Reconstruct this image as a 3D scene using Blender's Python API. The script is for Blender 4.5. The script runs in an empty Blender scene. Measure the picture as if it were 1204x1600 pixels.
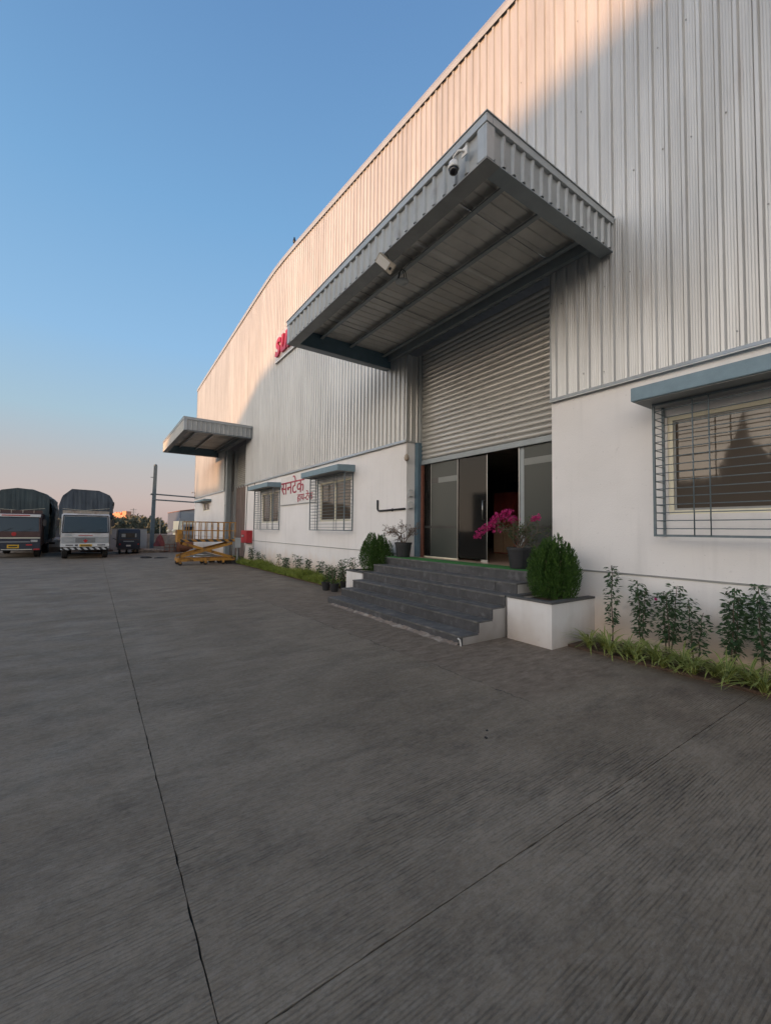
import bpy, bmesh, math, random
from mathutils import Vector, Matrix
R = math.radians
rnd = random.Random(7)
S = bpy.context.scene
COL = S.collection

# ---------------------------------------------------------------- camera
CAM_Z = 1.65
yaw, pitch, roll = R(34.7213), R(2.4115), R(0.6411)
fw = Vector((math.sin(yaw)*math.cos(pitch), math.cos(yaw)*math.cos(pitch), math.sin(pitch)))
rt0 = Vector((math.cos(yaw), -math.sin(yaw), 0)); up0 = rt0.cross(fw)
rt = rt0*math.cos(roll) + up0*math.sin(roll); up = -rt0*math.sin(roll) + up0*math.cos(roll)
cd = bpy.data.cameras.new('camera'); cam = bpy.data.objects.new('camera', cd); COL.objects.link(cam)
M = Matrix((rt, up, -fw)).transposed().to_4x4(); M.translation = Vector((0, 0, CAM_Z)); cam.matrix_world = M
cd.sensor_fit = 'HORIZONTAL'; cd.sensor_width = 36.0; cd.lens = 36.0*656.08/1204; cd.clip_start = .05; cd.clip_end = 3000
S.camera = cam

# ---------------------------------------------------------------- sky, sun, exposure
SKY_GAIN = 2.12
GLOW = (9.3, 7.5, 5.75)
SUN_EL, SUN_AZ = 4.5, 10.0     # elevation; azimuth from -X towards -Y
sd = Vector((-math.cos(R(SUN_EL))*math.cos(R(SUN_AZ)), -math.cos(R(SUN_EL))*math.sin(R(SUN_AZ)), math.sin(R(SUN_EL))))
W = bpy.data.worlds.new("World"); S.world = W; W.use_nodes = True
nt = W.node_tree; nt.nodes.clear()
sky = nt.nodes.new('ShaderNodeTexSky'); sky.sky_type = 'NISHITA'; sky.sun_disc = False
sky.sun_elevation = R(SUN_EL); sky.sun_rotation = math.atan2(sd.x, sd.y)
sky.altitude = 500; sky.air_density = 1.0; sky.dust_density = 1.6; sky.ozone_density = 1.4
bg = nt.nodes.new('ShaderNodeBackground'); bg.inputs[1].default_value = 0.15
wo = nt.nodes.new('ShaderNodeOutputWorld')
# evening colours: clear blue overhead sinking through pale blue to a dusty mauve-pink horizon, the same all round
tcw = nt.nodes.new('ShaderNodeTexCoord'); sxw = nt.nodes.new('ShaderNodeSeparateXYZ'); nt.links.new(tcw.outputs['Generated'], sxw.inputs[0])
rw = nt.nodes.new('ShaderNodeValToRGB'); er = rw.color_ramp.elements
er[0].position = 0.0; er[0].color = (.47, .36, .365, 1); er[1].position = 1.0; er[1].color = (.10, .20, .40, 1)
for p_, c_ in ((.05, (.53, .425, .425)), (.12, (.49, .46, .47)), (.22, (.38, .53, .64)), (.36, (.28, .50, .76)), (.58, (.19, .40, .68)), (.80, (.13, .28, .54))):
    q_ = er.new(p_); q_.color = c_+(1,)
nt.links.new(sxw.outputs[2], rw.inputs[0])
mm = nt.nodes.new('ShaderNodeVectorMath'); mm.operation = 'SCALE'; mm.inputs['Scale'].default_value = SKY_GAIN; nt.links.new(rw.outputs[0], mm.inputs[0])
mixw = nt.nodes.new('ShaderNodeMix'); mixw.data_type = 'RGBA'; mixw.inputs[0].default_value = .93
nt.links.new(sky.outputs[0], mixw.inputs[6]); nt.links.new(mm.outputs[0], mixw.inputs[7])
# broad warm glow added round the unseen low sun to brighten shaded wall and yard, fading out at right angles to it
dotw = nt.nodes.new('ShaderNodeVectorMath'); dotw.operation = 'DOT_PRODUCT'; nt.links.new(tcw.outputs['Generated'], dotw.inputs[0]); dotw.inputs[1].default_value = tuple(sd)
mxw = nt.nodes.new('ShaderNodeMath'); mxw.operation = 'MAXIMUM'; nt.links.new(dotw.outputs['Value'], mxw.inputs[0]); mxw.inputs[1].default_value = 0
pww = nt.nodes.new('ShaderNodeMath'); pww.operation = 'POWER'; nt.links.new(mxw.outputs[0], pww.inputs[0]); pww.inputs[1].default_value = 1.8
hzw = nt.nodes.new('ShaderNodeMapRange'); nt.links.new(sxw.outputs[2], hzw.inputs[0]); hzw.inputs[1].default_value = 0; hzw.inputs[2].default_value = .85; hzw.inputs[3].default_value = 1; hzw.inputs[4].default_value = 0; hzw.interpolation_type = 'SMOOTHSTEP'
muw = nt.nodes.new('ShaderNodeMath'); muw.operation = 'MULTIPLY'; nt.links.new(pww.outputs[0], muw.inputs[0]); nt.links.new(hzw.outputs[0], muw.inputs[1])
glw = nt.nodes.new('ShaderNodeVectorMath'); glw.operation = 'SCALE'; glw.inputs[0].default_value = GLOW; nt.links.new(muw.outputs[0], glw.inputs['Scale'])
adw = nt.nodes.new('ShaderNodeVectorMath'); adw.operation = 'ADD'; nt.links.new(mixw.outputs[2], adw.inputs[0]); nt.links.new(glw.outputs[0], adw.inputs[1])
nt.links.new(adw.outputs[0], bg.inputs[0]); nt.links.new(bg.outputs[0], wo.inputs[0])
ld = bpy.data.lights.new('sun', 'SUN'); ld.energy = 1.8; ld.angle = R(.9); ld.color = (1.0, .50, .23)
sun = bpy.data.objects.new('sun', ld); COL.objects.link(sun)
sun.rotation_euler = sd.to_track_quat('Z', 'Y').to_euler(); sun.location = (-30, 0, 30)
S.view_settings.view_transform = 'Standard'; S.view_settings.look = 'None'
S.view_settings.gamma = 1.0; S.view_settings.use_curve_mapping = False
S.view_settings.exposure = 1.68
S.render.engine = 'CYCLES'

# ---------------------------------------------------------------- materials
VARY = {'galvalume_cladding': .055, 'black_step_stone': .16, 'pale_step_stone': .13, 'shutter_galvanised': .05, 'lorry_body_cream': .15, 'galvalume_underside': .06}
def mat(name, c, rough=.6, metal=0.0, var=.12, scale=3.0, bump=.0, bscale=40.0, spec=.5, stretch=(1, 1, 1), dirt=None):
    m = bpy.data.materials.new(name); m.use_nodes = True; n = m.node_tree; N = n.nodes; L = n.links
    b = N['Principled BSDF']; b.inputs['Roughness'].default_value = rough; b.inputs['Metallic'].default_value = metal
    b.inputs['Specular IOR Level'].default_value = spec
    g = N.new('ShaderNodeNewGeometry'); mp = N.new('ShaderNodeMapping'); mp.inputs['Scale'].default_value = stretch
    L.new(g.outputs['Position'], mp.inputs[0])
    no = N.new('ShaderNodeTexNoise'); no.inputs['Scale'].default_value = scale; no.inputs['Detail'].default_value = 6; no.inputs['Roughness'].default_value = .62
    L.new(mp.outputs[0], no.inputs[0])
    cr = N.new('ShaderNodeValToRGB'); e = cr.color_ramp.elements
    e[0].position = .3; e[1].position = .7
    e[0].color = tuple(x*(1-var) for x in c[:3])+(1,); e[1].color = tuple(min(1, x*(1+var)) for x in c[:3])+(1,)
    L.new(no.outputs['Fac'], cr.inputs[0]); out = cr.outputs[0]
    if dirt:   # (colour, scale, lo, hi)
        n2 = N.new('ShaderNodeTexNoise'); n2.inputs['Scale'].default_value = dirt[1]; n2.inputs['Detail'].default_value = 8
        L.new(mp.outputs[0], n2.inputs[0])
        mr = N.new('ShaderNodeMapRange'); mr.inputs[1].default_value = dirt[2]; mr.inputs[2].default_value = dirt[3]; L.new(n2.outputs['Fac'], mr.inputs[0])
        mx = N.new('ShaderNodeMix'); mx.data_type = 'RGBA'; L.new(mr.outputs[0], mx.inputs[0]); L.new(out, mx.inputs[6]); mx.inputs[7].default_value = dirt[0]+(1,)
        out = mx.outputs[2]
    if name in VARY:
        oi = N.new('ShaderNodeObjectInfo'); m1 = N.new('ShaderNodeMapRange'); L.new(oi.outputs['Random'], m1.inputs[0]); m1.inputs[3].default_value = 1-VARY[name]; m1.inputs[4].default_value = 1+VARY[name]
        vm = N.new('ShaderNodeVectorMath'); vm.operation = 'SCALE'; L.new(out, vm.inputs[0]); L.new(m1.outputs[0], vm.inputs['Scale']); out = vm.outputs[0]
    L.new(out, b.inputs['Base Color'])
    if bump:
        nb = N.new('ShaderNodeTexNoise'); nb.inputs['Scale'].default_value = bscale; nb.inputs['Detail'].default_value = 5
        L.new(g.outputs['Position'], nb.inputs[0])
        bp = N.new('ShaderNodeBump'); bp.inputs['Strength'].default_value = bump; bp.inputs['Distance'].default_value = .02
        L.new(nb.outputs['Fac'], bp.inputs['Height']); L.new(bp.outputs[0], b.inputs['Normal'])
    m['col'] = 1
    return m

def rampmat(name, rough=.85):
    m = bpy.data.materials.new(name); m.use_nodes = True
    m.node_tree.nodes['Principled BSDF'].inputs['Roughness'].default_value = rough
    return m, m.node_tree

def ground_material():
    m, n = rampmat('tined_concrete', .78); N = n.nodes; L = n.links; b = N['Principled BSDF']; b.inputs['Specular IOR Level'].default_value = .18
    g = N.new('ShaderNodeNewGeometry'); P = g.outputs['Position']
    def noise(scale, stretch=(1, 1, 1), detail=7, rough=.6, dist=0.0):
        mp = N.new('ShaderNodeMapping'); mp.inputs['Scale'].default_value = stretch; L.new(P, mp.inputs[0])
        t = N.new('ShaderNodeTexNoise'); t.inputs['Scale'].default_value = scale; t.inputs['Detail'].default_value = detail
        t.inputs['Roughness'].default_value = rough; t.inputs['Distortion'].default_value = dist; L.new(mp.outputs[0], t.inputs[0]); return t.outputs['Fac']
    def mrange(v, a, b_, c=0., d=1., clamp=True):
        t = N.new('ShaderNodeMapRange'); t.clamp = clamp
        for k, x in zip((1, 2, 3, 4), (a, b_, c, d)): t.inputs[k].default_value = x
        L.new(v, t.inputs[0]); return t.outputs[0]
    def math_(op, a, b_=None):
        t = N.new('ShaderNodeMath'); t.operation = op
        for i, v in enumerate((a, b_)):
            if v is None: continue
            if isinstance(v, (int, float)): t.inputs[i].default_value = v
            else: L.new(v, t.inputs[i])
        return t.outputs[0]
    def mix(f, a, b_):
        t = N.new('ShaderNodeMix'); t.data_type = 'RGBA'
        if isinstance(f, (int, float)): t.inputs[0].default_value = f
        else: L.new(f, t.inputs[0])
        for i, v in ((6, a), (7, b_)):
            if isinstance(v, tuple): t.inputs[i].default_value = v+(1,)
            else: L.new(v, t.inputs[i])
        return t.outputs[2]
    sx = N.new('ShaderNodeSeparateXYZ'); L.new(P, sx.inputs[0])
    base = mix(mrange(noise(.45, detail=9), .33, .68), (.162, .127, .089), (.262, .210, .154))
    base = mix(mrange(noise(1.3, (.55, 1.5, 1), 13, .80, .2), .47, .66, 0, .8), base, (.31, .255, .19))       # pale dusty streaks across
    base = mix(mrange(noise(1.9, (.6, 1.4, 1), 13, .80, .3), .48, .66, 0, .85), base, (.112, .091, .069))
    base = mix(mrange(noise(22, (.6, 1.4, 1), 8, .85), .45, .68, 0, .75), base, (.27, .235, .19))
    base = mix(mrange(noise(34, (.6, 1.3, 1), 8, .85), .49, .70, 0, .8), base, (.085, .070, .055))
    # long tyre sweeps across the slabs
    base = mix(mrange(noise(.9, (.16, 3.2, 1), 13, .82, .1), .56, .66, 0, .38), base, (.088, .072, .056))      # dark tyre scrub
    base = mix(mrange(noise(9, detail=5), .66, .95), base, (.205, .188, .165))
    base = mix(mrange(noise(70, detail=3), .66, .78), base, (.17, .165, .155))                          # aggregate specks
    # earth washed out of the planting beds, in ragged tongues beside the wall
    br = math_('ADD', mrange(sx.outputs[0], 2.6, 6.0, 0, .75), mrange(noise(1.3, detail=8), .3, .75, -.45, .45))
    base = mix(math_('MULTIPLY', mrange(br, .3, 1.0), .75), base, (.125, .092, .070))
    # tine grooves, worn away in patches
    wob = noise(1.3, (.6, 1, 1), 2)
    yy = math_('ADD', sx.outputs[1], math_('MULTIPLY', wob, .02))
    wave = math_('SINE', math_('MULTIPLY', yy, 2*math.pi/.0185))
    gro = mrange(wave, -.1, .75)
    brk = mrange(noise(16, (.35, 2.2, 1), 4), .38, .6)
    wear = math_('MULTIPLY', mrange(noise(.9, (.8, 1.3, 1), 6), .36, .6, .1, 1), mrange(sx.outputs[1], 3.6, 1.6, .22, 1))
    gr = math_('MULTIPLY', math_('MULTIPLY', gro, brk), wear)
    base = mix(math_('MULTIPLY', gr, .72), base, (.040, .034, .028))
    # hand-patched strip of rougher, browner concrete in front of the steps, with a cracked edge
    wx = math_('ADD', sx.outputs[0], math_('MULTIPLY', noise(2.2, detail=8, rough=.7), .34)); wx = math_('SUBTRACT', wx, math_('MULTIPLY', sx.outputs[1], -.045))
    inY = math_('MULTIPLY', mrange(sx.outputs[1], 2.45, 2.75), mrange(sx.outputs[1], 12, 8.6))
    pm = math_('MULTIPLY', mrange(wx, 3.80, 3.86), inY)
    pc = mix(mrange(noise(7, (.6, 1.6, 1), 9, .75), .35, .65), (.105, .078, .058), (.27, .215, .165))
    base = mix(math_('MULTIPLY', pm, .75), base, pc)
    edge = math_('SUBTRACT', 1.0, mrange(math_('ABSOLUTE', math_('SUBTRACT', wx, 3.82)), .0, .016)); edge = math_('MULTIPLY', math_('MULTIPLY', edge, inY), mrange(noise(3.1, detail=3), .38, .52))
    base = mix(math_('MULTIPLY', edge, .8), base, (.045, .038, .032))
    L.new(base, b.inputs['Base Color'])
    L.new(mrange(noise(2.2, detail=6), .35, .7, .62, .9), b.inputs['Roughness'])
    h = math_('SUBTRACT', math_('ADD', math_('MULTIPLY', noise(55, detail=5), .35), math_('MULTIPLY', noise(8, detail=6), .5)), math_('MULTIPLY', gr, .55))
    bp = N.new('ShaderNodeBump'); bp.inputs['Strength'].default_value = .9; bp.inputs['Distance'].default_value = .008
    L.new(h, bp.inputs['Height']); L.new(bp.outputs[0], b.inputs['Normal'])
    return m

def plaster_material(name, c=(.74, .71, .69), lo=.0, hi=.55, stain=(.60, .42, .26)):
    """white distemper with earth splashed up from the bed below, faint runs and scuffs"""
    m, n = rampmat(name, .8); N = n.nodes; L = n.links; b = N['Principled BSDF']; b.inputs['Specular IOR Level'].default_value = .3
    g = N.new('ShaderNodeNewGeometry'); P = g.outputs['Position']
    sx = N.new('ShaderNodeSeparateXYZ'); L.new(P, sx.inputs[0])
    def noise(scale, st=(1, 1, 1), d=7):
        mp = N.new('ShaderNodeMapping'); mp.inputs['Scale'].default_value = st; L.new(P, mp.inputs[0])
        t = N.new('ShaderNodeTexNoise'); t.inputs['Scale'].default_value = scale; t.inputs['Detail'].default_value = d; L.new(mp.outputs[0], t.inputs[0]); return t.outputs['Fac']
    def mr(v, a, b_, c_=0., d=1.):
        t = N.new('ShaderNodeMapRange')
        for k, x in zip((1, 2, 3, 4), (a, b_, c_, d)): t.inputs[k].default_value = x
        L.new(v, t.inputs[0]); return t.outputs[0]
    def mx(f, a, b_):
        t = N.new('ShaderNodeMix'); t.data_type = 'RGBA'; L.new(f, t.inputs[0])
        for i, v in ((6, a), (7, b_)):
            if isinstance(v, tuple): t.inputs[i].default_value = v+(1,)
            else: L.new(v, t.inputs[i])
        return t.outputs[2]
    base = mx(mr(noise(1.2), .3, .7), tuple(x*.95 for x in c), c)
    base = mx(mr(noise(.6, (1, 1, 1.4), 10), .48, .68, 0, .6), base, tuple(x*k for x, k in zip(c, (.87, .87, .86))))
    base = mx(mr(noise(2.0, (3, 3, .18), 9), .54, .80, 0, .55), base, tuple(x*.78 for x in c))
    base = mx(mr(noise(14), .66, .80, 0, .6), base, tuple(x*.70 for x in c))
    base = mx(mr(noise(38, d=3), .72, .78, 0, .7), base, tuple(x*.5 for x in c))
    ad = N.new('ShaderNodeMath'); ad.operation = 'MULTIPLY_ADD'; L.new(noise(2.4, (1, 1, .7)), ad.inputs[0]); ad.inputs[1].default_value = -.75; L.new(sx.outputs[2], ad.inputs[2])
    base = mx(mr(ad.outputs[0], hi-.42, lo-.42, 0, .8), base, stain)
    L.new(base, b.inputs['Base Color'])
    bp = N.new('ShaderNodeBump'); bp.inputs['Strength'].default_value = .25; bp.inputs['Distance'].default_value = .01
    L.new(noise(60), bp.inputs['Height']); L.new(bp.outputs[0], b.inputs['Normal'])
    return m

def glass_material(name, tint=(.6, .62, .6), body=.35, rough=.03, dark=(.03, .032, .03), ior=1.6):
    """tinted pane: part see-through, part absorbing film, glossy on top"""
    m, n = rampmat(name); N = n.nodes; L = n.links; N.remove(N['Principled BSDF']); out = N['Material Output']
    tr = N.new('ShaderNodeBsdfTransparent'); tr.inputs[0].default_value = tint+(1,)
    df = N.new('ShaderNodeBsdfDiffuse'); df.inputs[0].default_value = dark+(1,)
    gl = N.new('ShaderNodeBsdfGlossy'); gl.inputs['Roughness'].default_value = rough; gl.inputs[0].default_value = (.9, .9, .9, 1)
    m1 = N.new('ShaderNodeMixShader'); m1.inputs[0].default_value = body; L.new(tr.outputs[0], m1.inputs[1]); L.new(df.outputs[0], m1.inputs[2])
    if name == 'window_glass':
        g = N.new('ShaderNodeNewGeometry'); t = N.new('ShaderNodeTexNoise'); t.inputs['Scale'].default_value = 2.6; t.inputs['Detail'].default_value = 2; L.new(g.outputs['Position'], t.inputs[0])
        bp = N.new('ShaderNodeBump'); bp.inputs['Strength'].default_value = .16; bp.inputs['Distance'].default_value = .008; L.new(t.outputs['Fac'], bp.inputs['Height']); L.new(bp.outputs[0], gl.inputs['Normal'])
    fr = N.new('ShaderNodeFresnel'); fr.inputs[0].default_value = ior
    m2 = N.new('ShaderNodeMixShader'); L.new(fr.outputs[0], m2.inputs[0]); L.new(m1.outputs[0], m2.inputs[1]); L.new(gl.outputs[0], m2.inputs[2])
    L.new(m2.outputs[0], out.inputs[0]); return m

def leaf_material(name, c1, c2, trans=.25, scale=6., rough=.5):
    m, n = rampmat(name, rough); N = n.nodes; L = n.links; b = N['Principled BSDF']; b.inputs['Specular IOR Level'].default_value = .35
    g = N.new('ShaderNodeNewGeometry'); t = N.new('ShaderNodeTexNoise'); t.inputs['Scale'].default_value = scale; L.new(g.outputs['Position'], t.inputs[0])
    ad = N.new('ShaderNodeMath'); ad.operation = 'MULTIPLY_ADD'; L.new(g.outputs['Random Per Island'], ad.inputs[0]); ad.inputs[1].default_value = .5
    sb = N.new('ShaderNodeMath'); sb.operation = 'SUBTRACT'; L.new(t.outputs['Fac'], sb.inputs[0]); sb.inputs[1].default_value = .25; L.new(sb.outputs[0], ad.inputs[2])
    mx = N.new('ShaderNodeMix'); mx.data_type = 'RGBA'; L.new(ad.outputs[0], mx.inputs[0]); mx.inputs[6].default_value = c1+(1,); mx.inputs[7].default_value = c2+(1,)
    L.new(mx.outputs[2], b.inputs['Base Color'])
    tl = N.new('ShaderNodeBsdfTranslucent'); L.new(mx.outputs[2], tl.inputs[0])
    ms = N.new('ShaderNodeMixShader'); ms.inputs[0].default_value = trans; L.new(b.outputs[0], ms.inputs[1]); L.new(tl.outputs[0], ms.inputs[2])
    L.new(ms.outputs[0], N['Material Output'].inputs[0]); return m

def stripe_material(name, a, b_, period, axis=0, shear=0.0, rough=.5, axis2=2):
    m, n = rampmat(name, rough); N = n.nodes; L = n.links
    tc = N.new('ShaderNodeTexCoord'); sx = N.new('ShaderNodeSeparateXYZ'); L.new(tc.outputs['Object'], sx.inputs[0])
    md = N.new('ShaderNodeMath'); md.operation = 'MULTIPLY_ADD'; L.new(sx.outputs[axis2], md.inputs[0]); md.inputs[1].default_value = shear; L.new(sx.outputs[axis], md.inputs[2])
    pp = N.new('ShaderNodeMath'); pp.operation = 'PINGPONG'; L.new(md.outputs[0], pp.inputs[0]); pp.inputs[1].default_value = period
    gt = N.new('ShaderNodeMath'); gt.operation = 'GREATER_THAN'; L.new(pp.outputs[0], gt.inputs[0]); gt.inputs[1].default_value = period/2
    mx = N.new('ShaderNodeMix'); mx.data_type = 'RGBA'; L.new(gt.outputs[0], mx.inputs[0]); mx.inputs[6].default_value = a+(1,); mx.inputs[7].default_value = b_+(1,)
    L.new(mx.outputs[2], N['Principled BSDF'].inputs['Base Color']); return m

MT = dict(
 concrete=ground_material(),
 darkglass=glass_material('dark_door_glass', (.35, .35, .34), .45, .05, (.022, .021, .019), 1.28),
 joint=mat('joint_filler', (.030, .027, .024), .95),
 soil=mat('soil', (.085, .055, .038), .95, var=.35, scale=8, bump=.8, bscale=30),
 earth=mat('open_ground', (.12, .095, .075), .95, var=.3, scale=.3, bump=.3, bscale=4),
 mortar=mat('rough_mortar', (.24, .19, .15), .95, var=.35, scale=9, bump=.9, bscale=35, dirt=((.40, .35, .29), 5, .55, .7)),
 plaster=plaster_material('white_plaster', (.80, .775, .75), .0, .80),
 plaster2=plaster_material('planter_plaster', (.72, .70, .67), -.1, .52, (.40, .31, .23)),
 stepside=plaster_material('step_side_plaster', (.50, .48, .45), -.05, .55, (.2, .17, .14)),
 clad=mat('galvalume_cladding', (.50, .50, .485), .36, .35, .12, 1.2, .04, 6, stretch=(1, 3, .35), dirt=((.42, .40, .38), 3.0, .60, .80)),
 fascia=mat('weathered_fascia_sheet', (.36, .37, .36), .4, .25, .12, 2, dirt=((.27, .27, .26), 4, .55, .75)),
 clad_in=mat('galvalume_underside', (.52, .50, .46), .5, .1, .12, 2),
 trim=mat('grey_trim', (.40, .42, .42), .38, .35, .10, 3),
 trimdark=mat('weathered_grey_trim', (.28, .285, .275), .5, .2, .15, 3),
 beam=mat('blue_grey_paint', (.25, .28, .29), .42, .1, .10, 4),
 steelblue=mat('steel_blue_paint', (.10, .165, .21), .42, 0, .12, 5),
 hood=mat('hood_blue_grey', (.19, .27, .31), .7, 0, .10, 6, .2, 60),
 hoodunder=mat('hood_soffit_grey', (.33, .34, .34), .8, 0, .08, 6),
 grille=mat('grille_blue_grey', (.12, .155, .17), .5, 0, .15, 20),
 shutter=mat('shutter_galvanised', (.44, .43, .40), .34, .45, .10, 2, .05, 20, stretch=(1, .5, 3), dirt=((.30, .28, .25), 5, .58, .75)),
 cream=mat('cream_window_frame', (.74, .69, .53), .45, 0, .06, 6),
 pane=glass_material('window_glass', (.30, .26, .22), .74, .045, (.115, .092, .070)),
 glass=glass_material('clear_door_glass', (.50, .52, .50), .28, .02, (.03, .032, .03)),
 frost=glass_material('frosted_door_glass', (.25, .26, .25), .82, .30, (.066, .074, .066), 1.35),
 frostlight=mat('pale_glass_band', (.19, .20, .185), .5, 0, .05),
 bandark=mat('dark_glass_band', (.02, .021, .02), .3, 0, .05),
 rust=mat('oxide_red_primer', (.16, .062, .040), .7, 0, .2, 10),
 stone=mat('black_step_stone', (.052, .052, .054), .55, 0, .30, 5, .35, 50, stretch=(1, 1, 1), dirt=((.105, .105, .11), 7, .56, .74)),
 stonetop=mat('pale_step_stone', (.105, .103, .100), .7, 0, .3, 5, .3, 50, dirt=((.20, .185, .165), 6, .52, .72)),  # treads paler than the risers
 grout=mat('step_bedding', (.17, .165, .155), .9, 0, .2, 20),
 slate=mat('planter_coping', (.085, .085, .083), .7, 0, .2, 9, .2, 40),
 carpet=mat('green_mat', (.045, .20, .045), .95, 0, .25, 60, .9, 250),
 tile=mat('brown_floor_tile', (.45, .30, .21), .3, 0, .15, 3),
 lobby=mat('lobby_dark', (.30, .29, .28), .7, 0, .1),
 lobbyceil=mat('lobby_ceiling', (.5, .5, .48), .8, 0, .1),
 wood=mat('pale_laminate', (.75, .54, .36), .45, 0, .1, 3, stretch=(4, 4, .5)),
 redwood=mat('red_brown_laminate', (.50, .12, .085), .45, 0, .15, 3, stretch=(4, 4, .5)),
 navy=mat('navy_panel', (.03, .05, .10), .5, 0, .1),
 chrome=mat('brushed_steel', (.36, .36, .35), .3, 1, .04),
 pot=mat('black_pot', (.022, .023, .025), .45, 0, .15, 10),
 bark=mat('bark', (.13, .095, .07), .9, 0, .3, 20, .4, 60),
 redbox=mat('hose_box_red', (.42, .022, .03), .4, 0, .12, 4),
 signred=mat('sign_red', (.36, .012, .045), .4, 0, .05),
 signwhite=mat('sign_board_white', (.68, .66, .63), .5, 0, .05),
 white=mat('white_plastic', (.70, .69, .66), .4, 0, .06),
 black=mat('black_plastic', (.015, .015, .017), .35, 0, .1),
 dome=mat('smoked_dome', (.012, .012, .016), .08, 0, .02),
 lens=mat('lamp_lens', (.38, .34, .28), .2, 0, .08, 20),
 rubber=mat('tyre_rubber', (.022, .021, .020), .85, 0, .25, 12),
 lorrywhite=mat('lorry_cab_white', (.62, .60, .57), .42, 0, .10, 3, dirt=((.34, .28, .22), 2.4, .5, .8)),
 lorrycream=mat('lorry_body_cream', (.45, .38, .30), .6, 0, .2, 4, dirt=((.25, .16, .11), 4, .5, .7)),
 lorrynavy=mat('lorry_navy', (.018, .024, .040), .4, 0, .15, 4),
 lorryorange=mat('lorry_orange_brown', (.085, .042, .034), .5, 0, .15, 5),
 tarp=mat('tarpaulin_blue_grey', (.060, .076, .092), .6, 0, .25, 1.5, .5, 3),
 tarp2=mat('tarpaulin_green_grey', (.042, .062, .064), .6, 0, .25, 1.5, .5, 3),
 windscreen=glass_material('windscreen', (.05, .07, .08), .85, .03, (.02, .03, .035)),
 headlight=mat('headlight', (.45, .45, .43), .15, 0, .05),
 plateyellow=mat('number_plate_yellow', (.62, .36, .02), .5, 0, .06),
 red=mat('lorry_red', (.45, .02, .02), .45, 0, .05),
 liftyellow=mat('lift_yellow', (.42, .20, .030), .6, 0, .2, 6, dirt=((.13, .07, .03), 7, .48, .68)),
 polepaint=mat('pole_blue_grey', (.085, .13, .16), .5, 0, .15, 6),
 shedblue=mat('shed_blue', (.075, .10, .15), .6, 0, .12, 1),
 shedgrey=mat('shed_grey', (.28, .29, .30), .6, 0, .12, 1),
 orangepaint=mat('far_house_orange', (.85, .36, .20), .8, 0, .1, .3),
 farwin=mat('far_window_dark', (.12, .06, .05), .4, 0, .1),
 boundary=plaster_material('boundary_plaster', (.50, .49, .48), -.1, .4, (.30, .24, .2)),
 scrapconc=mat('old_concrete', (.27, .235, .20), .9, 0, .25, 3, .5, 12),
 rusty=mat('rusty_iron', (.20, .085, .05), .8, 0, .3, 8, .4, 30),
 maroon=mat('maroon_tarp', (.18, .04, .04), .8, 0, .25, 5, .4, 10),
 curtain=mat('brown_tarpaulin_curtain', (.13, .095, .085), .65, 0, .25, 2, .6, 3, stretch=(1, 3, .4)),
 oppose=mat('opposite_factory_wall', (.60, .50, .42), .8, 0, .12, .5),
 temple=mat('temple_stone', (.30, .27, .24), .85, 0, .15, 1.5),
 thuja=leaf_material('thuja_leaf', (.012, .046, .010), (.085, .165, .028), .15, 9),
 shrub=leaf_material('shrub_leaf', (.022, .058, .024), (.075, .135, .055), .2, 12),
 youngleaf=leaf_material('young_leaf', (.035, .07, .025), (.08, .13, .04), .25, 12),
 grass=leaf_material('low_grass', (.10, .15, .025), (.30, .34, .07), .3, 4),
 pink=leaf_material('pink_bract', (.42, .012, .13), (.62, .05, .25), .3, 20),
 dryleaf=leaf_material('dry_leaf', (.11, .075, .055), (.20, .13, .10), .2, 12),
 fargreen=leaf_material('far_foliage', (.07, .078, .052), (.14, .14, .095), .05, .25, .8),  # distance haze put into the leaf colour by paling it
)
def spider_mat():
    m, n = rampmat('striped_leaf', .45); N = n.nodes; L = n.links
    uv = N.new('ShaderNodeUVMap'); sx = N.new('ShaderNodeSeparateXYZ'); L.new(uv.outputs[0], sx.inputs[0])
    cr = N.new('ShaderNodeValToRGB'); e = cr.color_ramp.elements; cr.color_ramp.interpolation = 'LINEAR'
    e[0].position = .0; e[0].color = (.38, .40, .12, 1); e[1].position = 1; e[1].color = (.38, .40, .12, 1)
    for p_, c in ((.30, (.35, .38, .11, 1)), (.40, (.07, .15, .03, 1)), (.60, (.07, .15, .03, 1)), (.70, (.35, .38, .11, 1))):
        q = e.new(p_); q.color = c
    L.new(sx.outputs[0], cr.inputs[0]); b = N['Principled BSDF']; L.new(cr.outputs[0], b.inputs['Base Color'])
    tl = N.new('ShaderNodeBsdfTranslucent'); L.new(cr.outputs[0], tl.inputs[0]); ms = N.new('ShaderNodeMixShader'); ms.inputs[0].default_value = .25
    L.new(b.outputs[0], ms.inputs[1]); L.new(tl.outputs[0], ms.inputs[2]); L.new(ms.outputs[0], N['Material Output'].inputs[0])
    return m
MT['spider'] = spider_mat()

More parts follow.
